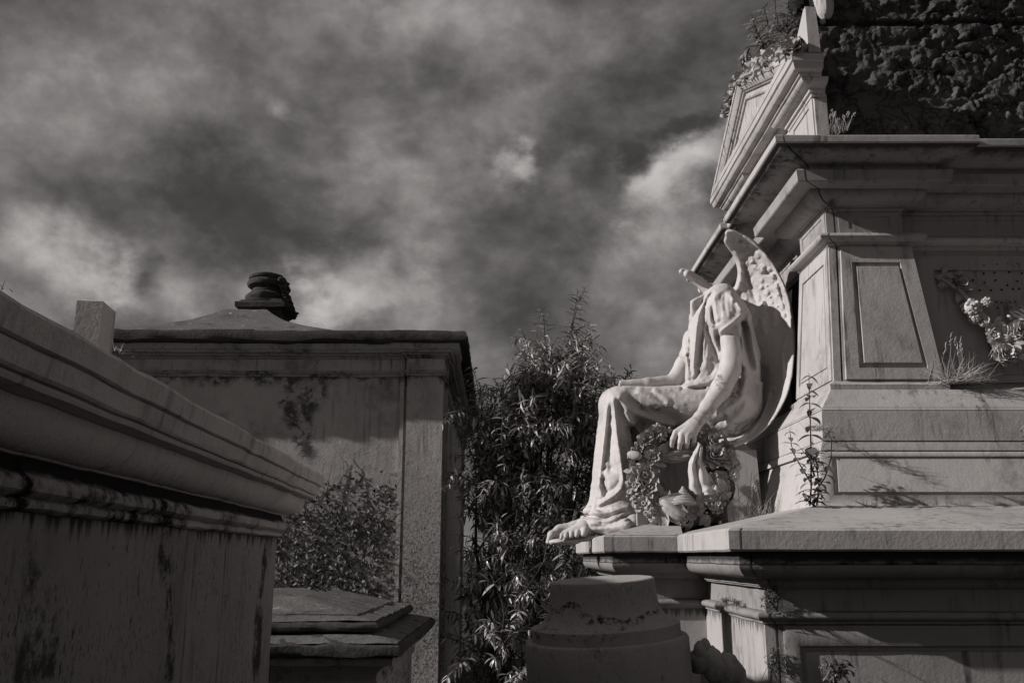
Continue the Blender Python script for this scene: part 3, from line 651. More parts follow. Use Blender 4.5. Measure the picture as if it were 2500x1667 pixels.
def handle(sx):
    mb = MB(); c = [(.272,-.40),(.33,-.375),(.355,-.43),(.375,-.40),(.40,-.46),(.385,-.54),(.34,-.60),(.28,-.64)]
    sh = .105 if sx > 0 else .06; wx = 1.13 if sx > 0 else .88; c = [(p[0]*wx-(.03 if sx > 0 else -.02), p[1]+sh) for p in c]; pts = []
    for i in range(len(c)-1):
        for t in (0,.33,.66): pts.append((c[i][0]+(c[i+1][0]-c[i][0])*t, c[i][1]+(c[i+1][1]-c[i][1])*t))
    rs = [.020+.016*abs(math.sin(i*.75))+.006*random.random() for i in range(len(pts))]
    mb.tube([uc + .9*(TU @ Vector((sx*p[0], -.03+.012*math.sin(i), p[1]+(-.04 if sx < 0 else 0)))) for i, p in enumerate(pts)], rs, 14)
    for dx, dz, r_ in ((.335,-.405,.042),(.375,-.43,.05),(.395,-.50,.05),(.30,-.36,.028),(.315,-.345,.022)):
        mb.ell(uc + .9*(TU @ Vector((sx*(dx*wx-(.03 if sx > 0 else -.02)), -.03, dz+sh+(-.05 if sx < 0 else 0)))), (r_*.8, r_*.9, r_*1.25), nu=14, nv=10, jit=.05)
    return mb.build('handle', 'urn', ub, smooth=60)
handle(1); handle(-1)

# ================================================================ FOLIAGE helpers
def leaf(mb, p, d, up, L, w, bend=.3, fold=.25, n=4):
    d = d.normalized(); s_ = d.cross(up); s_ = s_.normalized() if s_.length > 1e-3 else Vector((1,0,0)); u = s_.cross(d)
    o = len(mb.v); pos = Vector(p); dd = d.copy()
    for i in range(n+1):
        t = i/n; ww = w*(math.sin(math.pi*min(1, t*.94+.05))**.8)*.5*(1-.25*t)
        if i == n: ww = .0004
        q = pos; mb.v += [tuple(q - s_*ww + u*ww*fold), tuple(q), tuple(q + s_*ww + u*ww*fold)]
        dd = (dd - u*bend/n).normalized(); u = s_.cross(dd); pos = pos + dd*(L/n)
    for i in range(n):
        a = o+i*3; mb.f += [(a,a+1,a+4,a+3),(a+1,a+2,a+5,a+4)]
def rv(s_=1.): return Vector((random.gauss(0,s_), random.gauss(0,s_), random.gauss(0,s_)))
cl = MB(); cs = MB()
for p in CRP:
    d = Vector((random.gauss(0,1), -abs(random.gauss(0,.25)), random.gauss(-.2,1)));  L_ = random.uniform(.03,.065); leaf(cl, p, d, Vector((random.gauss(0,.3),-1,random.gauss(0,.3))), L_, L_*.5, random.uniform(.2,1.), .3, 3)
for i in range(40):
    p = random.choice(CRP); q = p+Vector((0,-.01,0)); pts = []; dd = Vector((random.gauss(0,.6),0,1)).normalized()
    for k in range(9): pts.append(q.copy()); q += dd*.05; dd = (dd+Vector((random.gauss(0,.35),0,random.gauss(0,.2)))).normalized()
    cs.tube(pts, [.005*(1-k/11) for k in range(9)], 4, cap=False)
cl.build('leaves', leafmat('creeper leaves', .11, .8, .7, .05), cr_, smooth=180, fix=False); cs.build('stems', 'bark', cr_, smooth=60, fix=False)
# the big shrub between the two tombs
tr_ = thing('shrub', 'tall leafy shrub with long drooping leaves behind the angel, in the gap between tombs', 'shrub', (.15, 9.6, -1.62))
fo = MB(); st = MB()
def shoot(p, d, L, r0, nl, ll, droop=.0, leafy=(.15, 1.)):
    pts = []; q = Vector(p); dd = Vector(d).normalized(); k = 9
    for i in range(k+1):
        pts.append(q.copy()); q = q + dd*(L/k); dd = (dd + rv(.07) + Vector((0,0,-droop/k))).normalized()
    st.tube(pts, [r0*(1-.8*i/k)+.0015 for i in range(k+1)], 4, cap=False)
    for i in range(nl):
        t = leafy[0]+(leafy[1]-leafy[0])*(i+random.random()*.5)/nl; f = min(k-1e-3, t*k); a = int(f); pp = pts[a].lerp(pts[a+1], f-a); ax = (pts[a+1]-pts[a]).normalized()
        ang = i*2.4+random.uniform(-.4,.4); pe = ax.orthogonal().normalized(); pe = Matrix.Rotation(ang, 3, ax) @ pe
        dl = (ax*.45 + pe*.75 + Vector((0,0,-.25))).normalized(); s_ = ll*random.uniform(.65,1.15)*(1-.35*t)
        leaf(fo, pp, dl, Vector((random.gauss(0,.35),random.gauss(0,.35),1)), s_, s_*random.uniform(.17,.26), bend=random.uniform(.2,1.1), fold=random.uniform(.1,.5))
    return pts
tips = [  # leading shoots: photo position of the tip, how far out they start
 (1400,690,9.4),(1372,745,9.5),(1300,755,9.7),(1425,700,9.3),(1462,822,9.2),(1500,868,9.1),(1530,905,9.0),(1182,925,9.9),(1240,885,9.8),(1340,800,9.6),(1210,985,9.7),(1390,780,9.8),
 (1475,905,9.2),(1175,1010,9.8),(1290,820,9.9),(1330,850,9.3),(1440,850,9.6),(1510,950,9.4),(1258,905,9.4),(1370,860,9.1)]
for px, py, Y in tips:
    e = S(px, py, Y); b = Vector((e.x*.45+.12, 9.6, e.z-1.5-random.random()*.4)); d = e-b
    pts = shoot(b, d, d.length, .012, 52, .205, droop=.1, leafy=(.42,1.))
    for j in range(6):
        f = random.uniform(.2,.75); a = int(f*9); dd = d.normalized()*.7+Vector((random.uniform(-.9,.9),random.uniform(-.6,.6),random.uniform(-.1,.5)))
        shoot(pts[a], dd, random.uniform(.25,.5),   .005, 16, .17, droop=.5)
def inside(px, py):
    top = np.interp(px, [1120,1150,1200,1260,1330,1400,1450,1500,1560,1620], [1090,1020,985,930,880,850,900,950,985,1020]); return py > top
cnt = 0
while cnt < 620:
    px = random.uniform(1110, 1640); py = random.uniform(820, 1720)
    if not inside(px, py): continue
    Y = random.uniform(9.0, 10.3); e = S(px, py, Y)
    if e.x < -.52+.1 and Y > 8.9: continue
    if py > 1250 and random.random() < .25: continue
    shoot(e, (random.gauss(0,.55), random.gauss(-.25,.5), random.uniform(.1,1.3)), random.uniform(.3,.65), .005, 26, random.uniform(.13,.21), droop=random.uniform(.3,1.5), leafy=(.0,1.)); cnt += 1
for i in range(120):                             # the left flank, close to the mausoleum
    e = S(random.uniform(1158,1260), random.uniform(1000,1640), random.uniform(9.2,9.9))
    shoot(e, (random.gauss(.1,.4), random.gauss(-.2,.5), random.uniform(.1,1.2)), random.uniform(.3,.5), .005, 24, random.uniform(.13,.2), droop=random.uniform(.3,1.3), leafy=(.0,1.))
for i in range(46):                              # bare tangled canes low down
    px = random.uniform(1185,1420); py = random.uniform(1290,1600); e = S(px, py, random.uniform(8.7,9.2)); L = random.uniform(.3,.8)
    pts = []; dd = Vector((abs(random.gauss(.2,.6)), 0, random.gauss(.5,.6))).normalized(); q = e.copy()
    for k in range(8): pts.append(q.copy()); q += dd*L/7; dd = (dd+rv(.12)+Vector((0,0,-.08))).normalized()
    st.tube(pts, [.006*(1-k/9) for k in range(8)], 4, cap=False)
for i in range(9):
    b = Vector((.15+random.uniform(-.3,.35), 9.6+random.uniform(-.2,.2), -1.62)); e = b+Vector((random.uniform(-.35,.6), random.uniform(-.3,.3), random.uniform(2.,3.2)))
    st.tube([b, b.lerp(e,.33)+rv(.05), b.lerp(e,.66)+rv(.06), e], [.035,.028,.018,.008], 7)
st.build('branches', 'bark', tr_, smooth=60, fix=False)
o = fo.build('leaves', 'tree', tr_, smooth=180, fix=False)

# ================================================================ THE HEADLESS ANGEL: carved as a signed distance field, then meshed
def smin(a, b, k): h = np.clip(.5+.5*(b-a)/k, 0, 1); return b*(1-h)+a*h-k*h*(1-h)
class Grid:
    def __init__(s, lo, hi, h):
        s.lo = np.array(lo, float); s.h = h; s.n = [int(math.ceil((hi[i]-lo[i])/h))+1 for i in range(3)]
        s.v = np.full(s.n, .08, np.float32); s.ax = [(s.lo[i]+h*np.arange(s.n[i])).astype(np.float32) for i in range(3)]
    def _sl(s, lo, hi, m=.09):
        r = []
        for i in range(3):
            a = int((lo[i]-m-s.lo[i])/s.h); b = int((hi[i]+m-s.lo[i])/s.h)+2; r.append(slice(max(0,a), max(0,min(s.n[i], b))))
        return tuple(r)
    def _g(s, sl): return [s.ax[i][sl[i]].reshape([-1 if j == i else 1 for j in range(3)]) for i in range(3)]
    def put(s, sl, d, k, cut=False):
        if cut: s.v[sl] = -smin(-s.v[sl], d, k)
        else: s.v[sl] = smin(s.v[sl], d, k)
    def cone(s, a, b, ra, rb=None, k=.02, cut=False, sq=(1,1,1)):
        rb = ra if rb is None else rb; a, b = np.array(a, float), np.array(b, float); R_ = max(ra, rb)
        sl = s._sl(np.minimum(a,b)-R_, np.maximum(a,b)+R_); X, Y, Z = s._g(sl); d = b-a; L2 = max(1e-9, float(d@d))
        px, py, pz = X-a[0], Y-a[1], Z-a[2]; t = np.clip((px*d[0]+py*d[1]+pz*d[2])/L2, 0, 1)
        q = np.sqrt(((px-t*d[0])/sq[0])**2+((py-t*d[1])/sq[1])**2+((pz-t*d[2])/sq[2])**2)-(ra+(rb-ra)*t)
        s.put(sl, q, k, cut)
    def chain(s, P, Rr, k=.02, cut=False, sq=(1,1,1)):
        for i in range(len(P)-1): s.cone(P[i], P[i+1], Rr[i], Rr[i+1], k, cut, sq)
    def ell(s, c, r, k=.03, cut=False, rot=None):
        c = np.array(c, float); m = max(r); sl = s._sl(c-m, c+m); X, Y, Z = s._g(sl); x, y, z = X-c[0], Y-c[1], Z-c[2]
        if rot is not None: q = np.array(rot); x, y, z = [q[0][i]*x+q[1][i]*y+q[2][i]*z for i in range(3)]
        k0 = np.sqrt((x/r[0])**2+(y/r[1])**2+(z/r[2])**2); k1 = np.sqrt((x/r[0]**2)**2+(y/r[1]**2)**2+(z/r[2]**2)**2)+1e-6
        s.put(sl, k0*(k0-1)/k1, k, cut)
    def extrude(s, poly, yc, yh, k=.03, rnd=.03, cut=False):   # slab of a traced outline, edges rounded
        sdp = polysdf(poly); xs_ = [p[0] for p in poly]; ys_ = [p[1] for p in poly]
        a, b = S(min(xs_), max(ys_), yc-yh), S(max(xs_), min(ys_), yc+yh); sl = s._sl([min(a.x, S(min(xs_),max(ys_),yc+yh).x)-.02, yc-yh, min(a.z,b.z)-.03], [max(b.x,a.x)+.04, yc+yh, max(a.z,b.z)+.06])
        X, Y, Z = s._g(sl); f = Y*CS+Z*SN; px_ = 1250+F*X/f; py_ = 833.5-F*(Z*CS-Y*SN)/f
        i = np.clip(py_-RY, 0, RH-1).astype(np.int32); j = np.clip(px_-RX, 0, RW-1).astype(np.int32); i, j = np.broadcast_arrays(i, j)
        d2_ = sdp[i, j]*yc/F; q1, q2 = d2_+rnd, np.abs(Y-yc)-yh+rnd
        s.put(sl, np.minimum(np.maximum(q1,q2),0)+np.sqrt(np.maximum(q1,0)**2+np.maximum(q2,0)**2)-rnd, k, cut)
    def pix(s):                                   # photo coordinates of every voxel, to look reliefs up
        X, Y, Z = s.ax[0].reshape(-1,1,1), s.ax[1].reshape(1,-1,1), s.ax[2].reshape(1,1,-1)
        f = Y*CS+Z*SN; return (1250+F*X/f).astype(np.float32), (833.5-F*(Z*CS-Y*SN)/f).astype(np.float32)
    def relief(s, img, x0, y0, sgn=-1):
        px, py = s.pix(); i = np.clip(((py-y0)/RS), 0, img.shape[0]-2); j = np.clip(((px-x0)/RS), 0, img.shape[1]-2)
        i0, j0 = i.astype(np.int32), j.astype(np.int32); fi, fj = i-i0, j-j0
        i0, j0 = np.broadcast_arrays(i0, j0); h = img[i0,j0]*(1-fi)*(1-fj)+img[i0+1,j0]*fi*(1-fj)+img[i0,j0+1]*(1-fi)*fj+img[i0+1,j0+1]*fi*fj
        s.v = (s.v - h*np.clip(1.5-np.abs(s.v)*12, 0, 1)).astype(np.float32)
    def mesh(s, mb=None):
        v = s.v; h = s.h; n = v.shape; neg = v < 0
        cs = [(i,j,k) for i in (0,1) for j in (0,1) for k in (0,1)]
        cnt = sum(neg[i:n[0]-1+i, j:n[1]-1+j, k:n[2]-1+k].astype(np.int8) for i,j,k in cs)
        I, J, K = np.nonzero((cnt > 0) & (cnt < 8)); val = {c: v[I+c[0], J+c[1], K+c[2]] for c in cs}
        acc = np.zeros((len(I), 3)); num = np.zeros(len(I))
        for c in cs:
            for ax in range(3):
                if c[ax]: continue
                e = list(c); e[ax] = 1; e = tuple(e); a, b = val[c], val[e]; m = (a < 0) != (b < 0)
                t = np.where(m, a/(a-b+1e-12), 0); p = np.tile(np.array(c, float), (len(I), 1)); p[:,ax] += t
                acc += p*m[:,None]; num += m
        P = acc/num[:,None] + np.stack([I,J,K], 1); P = P*h+s.lo
        idx = np.full((n[0]-1,n[1]-1,n[2]-1), -1, np.int32); idx[I,J,K] = np.arange(len(I)); Fs = []
        for ax in range(3):
            u, w = [(1,2),(2,0),(0,1)][ax]; sl0 = [slice(1,n[q]-1) for q in range(3)]; sl1 = list(sl0); sl0[ax] = slice(0,n[ax]-1); sl1[ax] = slice(1,n[ax])
            A, B = neg[tuple(sl0)], neg[tuple(sl1)]; E = np.argwhere(A != B); fl = A[tuple(E.T)]
            off = np.array([0 if q == ax else 1 for q in range(3)]); E = E+off
            def cell(du, dw): c = E.copy(); c[:,u] += du; c[:,w] += dw; return idx[c[:,0],c[:,1],c[:,2]]
            q = np.stack([cell(-1,-1), cell(0,-1), cell(0,0), cell(-1,0)], 1); q[~fl] = q[~fl][:,::-1]; Fs.append(q[(q >= 0).all(1)])
        return P, np.concatenate(Fs)
    def build(s, name, m, root, smooth_it=1):
        P, Q = s.mesh()
        me = bpy.data.meshes.new(name); P = P + np.array([0,0,EZ]) - np.array(list(root['loc']))
        me.vertices.add(len(P)); me.vertices.foreach_set('co', P.astype(np.float32).ravel())
        me.loops.add(Q.size); me.loops.foreach_set('vertex_index', Q.astype(np.int32).ravel())
        me.polygons.add(len(Q)); me.polygons.foreach_set('loop_start', np.arange(0, Q.size, 4, dtype=np.int32)); me.polygons.foreach_set('loop_total', np.full(len(Q), 4, np.int32))
        me.polygons.foreach_set('use_smooth', [True]*len(Q)); me.update(calc_edges=True); me.validate()
        me.materials.append(M_[m]); o = bpy.data.objects.new(name, me); C.collection.objects.link(o); o.parent = ROOT[root.name]; return o
RS = 1.0                                          # relief map: one sample per photo pixel
RX, RY, RW, RH = 1320, 540, 660, 800
yy, xx = np.mgrid[0:RH, 0:RW]; xx = xx+RX; yy = yy+RY
def pdist(pts):                                   # distance to a polyline and the position along it, in photo px
    P = [np.array(p, float) for p in pts]; best = np.full(xx.shape, 1e9); tt = np.zeros(xx.shape); side_ = np.zeros(xx.shape); n_ = len(P)-1
    for i in range(n_):
        a, b = P[i], P[i+1]; d = b-a; L2 = d@d; t = np.clip(((xx-a[0])*d[0]+(yy-a[1])*d[1])/L2, 0, 1)
        ex, ey = xx-a[0]-t*d[0], yy-a[1]-t*d[1]; q = np.hypot(ex, ey); m = q < best
        best = np.where(m, q, best); tt = np.where(m, (i+t)/n_, tt); side_ = np.where(m, np.sign(d[0]*ey-d[1]*ex), side_)
    return best, tt, side_
def smooth_pts(pts, k=4):                         # Catmull-Rom through the traced points
    P = [np.array(p, float) for p in pts]; P = [2*P[0]-P[1]]+P+[2*P[-1]-P[-2]]; o = []
    for i in range(1, len(P)-2):
        for j in range(k):
            t = j/k; a, b, c, d = P[i-1:i+3]; o.append(tuple(.5*((2*b)+(c-a)*t+(2*a-5*b+4*c-d)*t*t+(3*b-a-3*c+d)*t**3)))
    return o+[tuple(P[-2])]
def fold(img, pts, amp, w, w2=None, ends=(.12,.12)):
    """a ridge (amp > 0) or furrow along a traced line; w, w2 = widths left and right of it"""
    d, t, sd = pdist(smooth_pts(pts)); w2 = w2 or w; ww = np.where(sd > 0, w, w2)
    e = np.clip(t/max(ends[0],1e-3), 0, 1)*np.clip((1-t)/max(ends[1],1e-3), 0, 1); e = e*e*(3-2*e)
    img += amp*e*np.exp(-(d/ww)**2)
def A(pts, ox=1400, oy=550): return [(ox+x/4, oy+y/4) for x, y in pts]
def B(pts): return A(pts, 1400, 850)
def D(pts): return A(pts, 1310, 1000)
def polymask(poly):
    m = np.zeros(xx.shape, bool); n_ = len(poly); j = n_-1
    for i in range(n_):
        (xi, yi), (xj, yj) = poly[i], poly[j]
        if yi != yj: m ^= ((yi > yy) != (yj > yy)) & (xx < (xj-xi)*(yy-yi)/(yj-yi)+xi)
        j = i
    return m
def polysdf(poly):
    d, _, _ = pdist(list(poly)+[poly[0]]); return np.where(polymask(poly), -d, d)

ang = thing('angel_statue', 'white marble seated angel, headless, one wing raised, a hand lowered onto a wreath', 'statue', (1.0, 5.0, .15))
# ---- robe
G = Grid((.05,4.50,-.02), (1.75,5.42,1.55), .0062)
s3 = lambda px, py, Y: tuple(S(px, py, Y))
G.ell(s3(1757,805,5.0), (.165,.185,.21), .05)                 # chest
G.ell(s3(1772,905,5.0), (.20,.19,.22), .06)                   # waist
G.ell(s3(1775,1000,5.0), (.175,.24,.17), .06)                 # hips
G.cone(s3(1752,740,4.84), s3(1745,740,5.16), .080, .080, .05) # shoulders
G.extrude([(1684,765),(1700,752),(1730,735),(1800,740),(1815,900),(1800,985),(1690,975),(1674,940),(1676,860),(1680,800)], 4.99, .155, .03, .085)
G.cone(s3(1790,1000,4.86), s3(1512,982,4.86), .125, .082, .05)# thighs
G.cone(s3(1780,985,5.16), s3(1500,980,5.17), .12, .078, .05)
G.cone(s3(1650,985,5.0), s3(1540,985,5.0), .10, .08, .05)
G.cone(s3(1512,985,4.86), s3(1516,1250,4.88), .080, .135, .05)# skirts over the shins
G.cone(s3(1495,990,5.15), s3(1487,1245,5.10), .075, .10, .05)
G.cone(s3(1495,1060,5.0), s3(1490,1250,5.0), .09, .12, .05)
G.cone(s3(1555,1010,4.97), s3(1585,1150,5.06), .10, .09, .06)  # cloth hanging behind the calves
G.cone(s3(1650,1030,5.22), s3(1650,1235,5.30), .15, .20, .06)
G.ell(s3(1752,1040,4.97), (.17,.21,.115), .06)                 # cloth under the seat
G.cone(s3(1800,880,4.90), s3(1815,990,4.92), .11, .085, .06)  # mantle down the back
G.cone(s3(1790,790,4.90), s3(1812,900,4.88), .09, .11, .05)
# sleeve cape of the near shoulder
G.chain([s3(1762,728,4.86), s3(1775,770,4.80), s3(1778,790,4.78)], [.085,.092,.096], .03)
G.cone(s3(1796,745,4.84), s3(1812,768,4.80), .05, .045, .03)
G.cone(s3(1790,812,4.79), s3(1792,905,4.79), .056, .050, .02, cut=True) # room for the arm
G.cone(s3(1752,826,4.70), s3(1812,800,4.64), .04, .05, .008, cut=True)
# far sleeve and short cape
G.chain([s3(1745,790,5.17), s3(1700,830,5.18), s3(1681,868,5.16)], [.08,.07,.055], .04)
# hem heaped on the plinth
G.chain([s3(1432,1248,4.92), s3(1470,1248,4.88), s3(1545,1238,4.86)], [.022,.036,.045], .012)
G.chain([s3(1425,1266,4.90), s3(1462,1262,4.82), s3(1500,1266,4.80), s3(1550,1252,4.82)], [.02,.034,.038,.034], .008)
G.chain([s3(1468,1275,4.78), s3(1500,1270,4.75), s3(1535,1252,4.78)], [.022,.026,.018], .006)
G.chain([s3(1420,1276,4.86), s3(1455,1280,4.80), s3(1525,1280,4.73)], [.026,.036,.040], .006)
G.chain([s3(1446,1292,4.83), s3(1490,1290,4.78), s3(1545,1276,4.76), s3(1560,1268,4.80)], [.022,.034,.042,.045], .010)
G.chain([s3(1440,1270,4.95), s3(1400,1286,4.93), s3(1365,1292,4.92), s3(1346,1304,4.90), s3(1338,1322,4.86)], [.03,.030,.024,.018,.014], .012)
G.cone(s3(1430,1280,4.92), s3(1360,1312,4.92), .03, .022, .02)
G.cone(s3(1470,1262,5.0), s3(1560,1262,5.0), .10, .11, .04)
rel = np.zeros(xx.shape)
fo_ = lambda p, a, w, w2=None, e=(.12,.12): fold(rel, p, a, w, w2, e)
# chest: long folds falling from the neckline
fo_(A([(1385,640),(1330,700),(1290,790),(1262,900),(1250,1060),(1225,1260),(1185,1480)]), -.030, 5, 10)
fo_(A([(1300,760),(1245,840),(1210,960),(1195,1150),(1180,1330),(1150,1520)]), .020, 9)
fo_(A([(1270,700),(1200,800),(1165,900),(1150,1050),(1140,1250),(1130,1400)]), -.014, 6)
fo_(A([(1330,760),(1290,880),(1268,1020),(1280,1150),(1300,1300),(1290,1450)]), .018, 7)
fo_(A([(1400,660),(1340,760),(1322,850),(1335,940),(1370,1010)]), .024, 8, 7)
fo_(A([(1372,700),(1350,800),(1360,900),(1400,980)]), -.022, 4, 7)
fo_(A([(1370,700),(1390,860),(1395,960)]), .014, 6)
fo_(A([(1290,960),(1330,1110),(1390,1260),(1430,1370)]), -.026, 5, 9)
fo_(A([(1330,980),(1370,1100),(1420,1230),(1450,1330)]), .024, 8)
fo_(A([(1400,1010),(1415,1120),(1440,1260)]), -.022, 5)
fo_(A([(1300,1320),(1340,1300),(1360,1290)]), -.010, 4)
fo_(A([(1120,1060),(1112,1200),(1105,1380),(1100,1540)]), .010, 6)
fo_(A([(1110,1240),(1145,1350),(1160,1480)]), -.014, 5)
# sleeve
fo_(A([(1520,640),(1545,700),(1600,770),(1660,830)]), .024, 8, 6, (.2,.05))
fo_(A([(1440,650),(1480,740),(1500,850)]), -.010, 9)
fo_(A([(1560,720),(1580,830),(1570,900)]), -.012, 6)
fo_(A([(1400,900),(1470,880),(1540,900)]), .008, 8)
fo_(A([(1690,820),(1640,870),(1560,945),(1470,1010),(1420,1060)]), .016, 4, 3, (.02,.1))
for k_ in range(7):                                # fine gathers
    o_ = k_*17; fo_(A([(1395-o_*.9,660+o_*.55),(1345-o_*.95,790+o_*.3),(1325-o_*1.1,960),(1318-o_*1.25,1150),(1310-o_*1.4,1340+o_*.4)]), .0075*(-1)**k_, 2.8)
for p_ in ([(1450,650),(1430,760),(1440,870),(1420,980)],[(1480,650),(1478,780),(1500,900)],[(1530,680),(1530,800),(1550,890)],[(1570,740),(1600,800),(1620,850)],[(1410,720),(1405,820),(1420,920)]): fo_(A(p_), -.007, 3.2)
for p_ in ([(1110,1280),(1120,1400),(1118,1530)],[(1200,1380),(1180,1470),(1150,1540)],[(1330,1380),(1300,1470),(1240,1520)],[(1420,1380),(1370,1450),(1290,1500)]): fo_(A(p_), .008, 3.5)
for p_ in ([(500,390),(640,400),(820,430),(1000,480)],[(900,400),(1040,440),(1180,500)],[(1000,600),(1060,640),(1120,690)],[(820,600),(900,630),(980,660)],[(560,660),(640,760),(700,830)]): fo_(B(p_), -.007, 3.5)
for p_ in ([(420,520),(432,700),(450,860),(470,1000)],[(350,620),(338,800),(318,980),(300,1150)],[(375,640),(385,820),(400,980)],[(440,1100),(455,1250),(430,1340)],[(340,1380),(300,1450),(260,1500)]): fo_(B(p_), -.009, 3.2)
# mantle behind the arm
fo_(A([(1655,900),(1675,1050),(1710,1220),(1770,1450)]), -.045, 8, 7)
fo_(A([(1700,860),(1735,1000),(1760,1200),(1800,1420)]), .030, 9)
fo_(A([(1620,960),(1640,1150),(1650,1400)]), .022, 8)
fo_(A([(1790,850),(1800,1000),(1850,1130),(1900,1200),(1850,1280),(1800,1310)]), -.016, 9)
fo_(A([(1830,1300),(1838,1420),(1850,1540)]), -.040, 4)
fo_(B([(1640,250),(1620,380),(1600,470)]), -.022, 6)
fo_(B([(1690,240),(1665,380),(1610,500),(1480,590),(1330,700)]), .030, 10)
fo_(B([(1620,450),(1585,500),(1500,560),(1400,640),(1330,700)]), -.012, 5)
fo_(B([(1750,230),(1790,400),(1770,560),(1700,680)]), -.018, 10)
fo_(B([(1830,300),(1830,450),(1790,600),(1720,700)]), .020, 10)
fo_(B([(1490,640),(1420,700),(1350,740)]), -.03, 7)
fo_(B([(1800,600),(1700,740),(1560,800),(1480,850)]), -.02, 8)
fo_(B([(1700,420),(1680,560),(1590,680),(1450,780)]), .020, 9)
fo_(B([(1760,480),(1740,620),(1640,740),(1500,820)]), .018, 8)
# lap
fo_(B([(1440,200),(1400,260),(1330,320),(1200,350),(1050,385)]), .026, 8)
fo_(B([(1310,385),(1220,395),(1120,392),(1030,396)]), -.022, 4)
fo_(B([(1150,340),(1190,290),(1230,200)]), -.02, 6)
fo_(B([(455,400),(560,380),(760,380),(980,395),(1200,430),(1300,470)]), .010, 8)
fo_(B([(600,400),(720,470),(860,550),(940,570)]), .022, 9)
fo_(B([(770,400),(860,460),(950,530)]), .016, 7)
fo_(B([(760,430),(840,490),(900,540)]), -.012, 5)
fo_(B([(950,520),(935,575),(900,560)]), .012, 4)
fo_(B([(470,460),(600,540),(760,600),(900,650),(1060,700)]), -.036, 11, 13)
fo_(B([(960,560),(1050,620),(1130,670)]), .016, 7)
fo_(B([(640,560),(760,560),(900,600)]), .012, 9)
fo_(B([(430,410),(480,540),(600,620),(740,690),(880,740),(1030,760)]), .032, 9, 8)
fo_(B([(480,600),(560,700),(640,830),(700,880)]), .024, 8, 6)
fo_(B([(600,650),(640,700),(700,740)]), -.016, 6)
fo_(B([(720,700),(700,780),(660,830)]), .014, 6)
fo_(B([(560,740),(600,860),(560,990)]), -.05, 14)
# shins
fo_(B([(385,420),(395,560),(410,700),(430,860),(455,1040),(480,1250),(500,1360)]), .034, 7, 6)
fo_(B([(440,470),(470,620),(520,760),(560,900)]), -.022, 8)
fo_(B([(350,470),(330,600),(315,760),(290,960),(262,1220),(240,1400)]), .026, 6)
fo_(B([(368,520),(360,700),(350,900),(360,1100),(390,1250)]), -.020, 8)
fo_(B([(262,1220),(300,1170),(380,1190)]), -.010, 7)
fo_(B([(240,1310),(260,1400),(250,1470)]), .018, 6)
fo_(B([(270,1260),(300,1330),(330,1420)]), -.016, 7)
fo_(B([(500,1340),(400,1430),(300,1490),(220,1540)]), .030, 9, 7)
fo_(B([(450,1330),(360,1400),(290,1450)]), -.016, 6)
fo_(B([(540,1000),(540,1150),(530,1300)]), -.02, 6)
fo_(D([(470,950),(620,1000),(780,985),(950,930)]), .012, 6)
fo_(D([(440,1040),(560,1040),(640,1060),(760,1020),(900,960)]), -.022, 4)
fo_(D([(600,1100),(700,1110),(800,1080),(930,1000)]), -.016, 4)
fo_(D([(520,1130),(600,1140),(760,1120),(960,1060)]), -.012, 4)
rng = np.random.RandomState(3)
def nfield(sc, amp):
    hh, ww = int(RH/sc)+3, int(RW/sc)+3; g_ = rng.randn(hh, ww); i = (yy-RY)/sc; j = (xx-RX)/sc; i0, j0 = i.astype(int), j.astype(int); fi, fj = i-i0, j-j0
    fi, fj = fi*fi*(3-2*fi), fj*fj*(3-2*fj); return amp*(g_[i0,j0]*(1-fi)*(1-fj)+g_[i0+1,j0]*fi*(1-fj)+g_[i0,j0+1]*(1-fi)*fj+g_[i0+1,j0+1]*fi*fj)
G.relief(np.where(yy < 930, rel*.72, np.where(yy < 1040, rel*.62, rel*.8)) + nfield(18, .0010) + nfield(7, .0009) + nfield(4, .0004), RX, RY)
robe_vol = G
G.build('robe', 'statue', ang)
# ---- body: neck, arms, hands, foot (one continuous mesh through the trunk)
G = Grid((.05,4.46,-.02), (1.45,5.45,1.80), .0056)
G.ell(s3(1745,830,5.0), (.10,.12,.20), .03)
G.cone(s3(1745,800,5.0), s3(1770,960,5.0), .08, .08, .03)
G.cone(s3(1770,960,5.0), s3(1520,990,4.9), .05, .04, .03)
G.cone(s3(1520,990,4.9), s3(1450,1270,4.88), .04, .03, .03)
G.extrude([(1685,735),(1712,722),(1750,704),(1770,712),(1765,770),(1700,790),(1685,768)], 4.99, .12, .015, .02)
G.cone(s3(1672,742,4.97), s3(1738,700,4.97), .050, .070, .006, cut=True)             # neck broken off in a hollow
# near arm
G.chain([s3(1768,755,4.84), s3(1780,800,4.78), s3(1786,870,4.755), s3(1782,905,4.75)], [.060,.052,.055,.057], .02)
G.chain([s3(1782,905,4.75), s3(1760,950,4.72), s3(1728,995,4.68), s3(1712,1016,4.66)], [.057,.054,.040,.033], .02)
W_ = (1709,1020,4.655)
for (kx,ky,ky2), pts in [((1650,1055,4.635), [(1643,1071,4.63),(1640,1088,4.65)]), ((1664,1061,4.615), [(1661,1080,4.61),(1659,1093,4.64)]), ((1679,1064,4.61), [(1677,1081,4.61),(1676,1091,4.65)]), ((1694,1062,4.62), [(1694,1077,4.625),(1692,1086,4.66)])]:
    G.cone(s3(*W_), s3(kx,ky,ky2), .028, .0155, .016)
    G.chain([s3(kx,ky,ky2)]+[s3(*p) for p in pts]+[s3(pts[-1][0]+1, pts[-1][1]+2, pts[-1][2]+.03)], [.0155,.0145,.0125,.010], .004)
G.chain([s3(1702,1030,4.70), s3(1668,1052,4.72), s3(1655,1075,4.72), s3(1652,1088,4.70)], [.024,.018,.015,.011], .008)   # thumb, behind
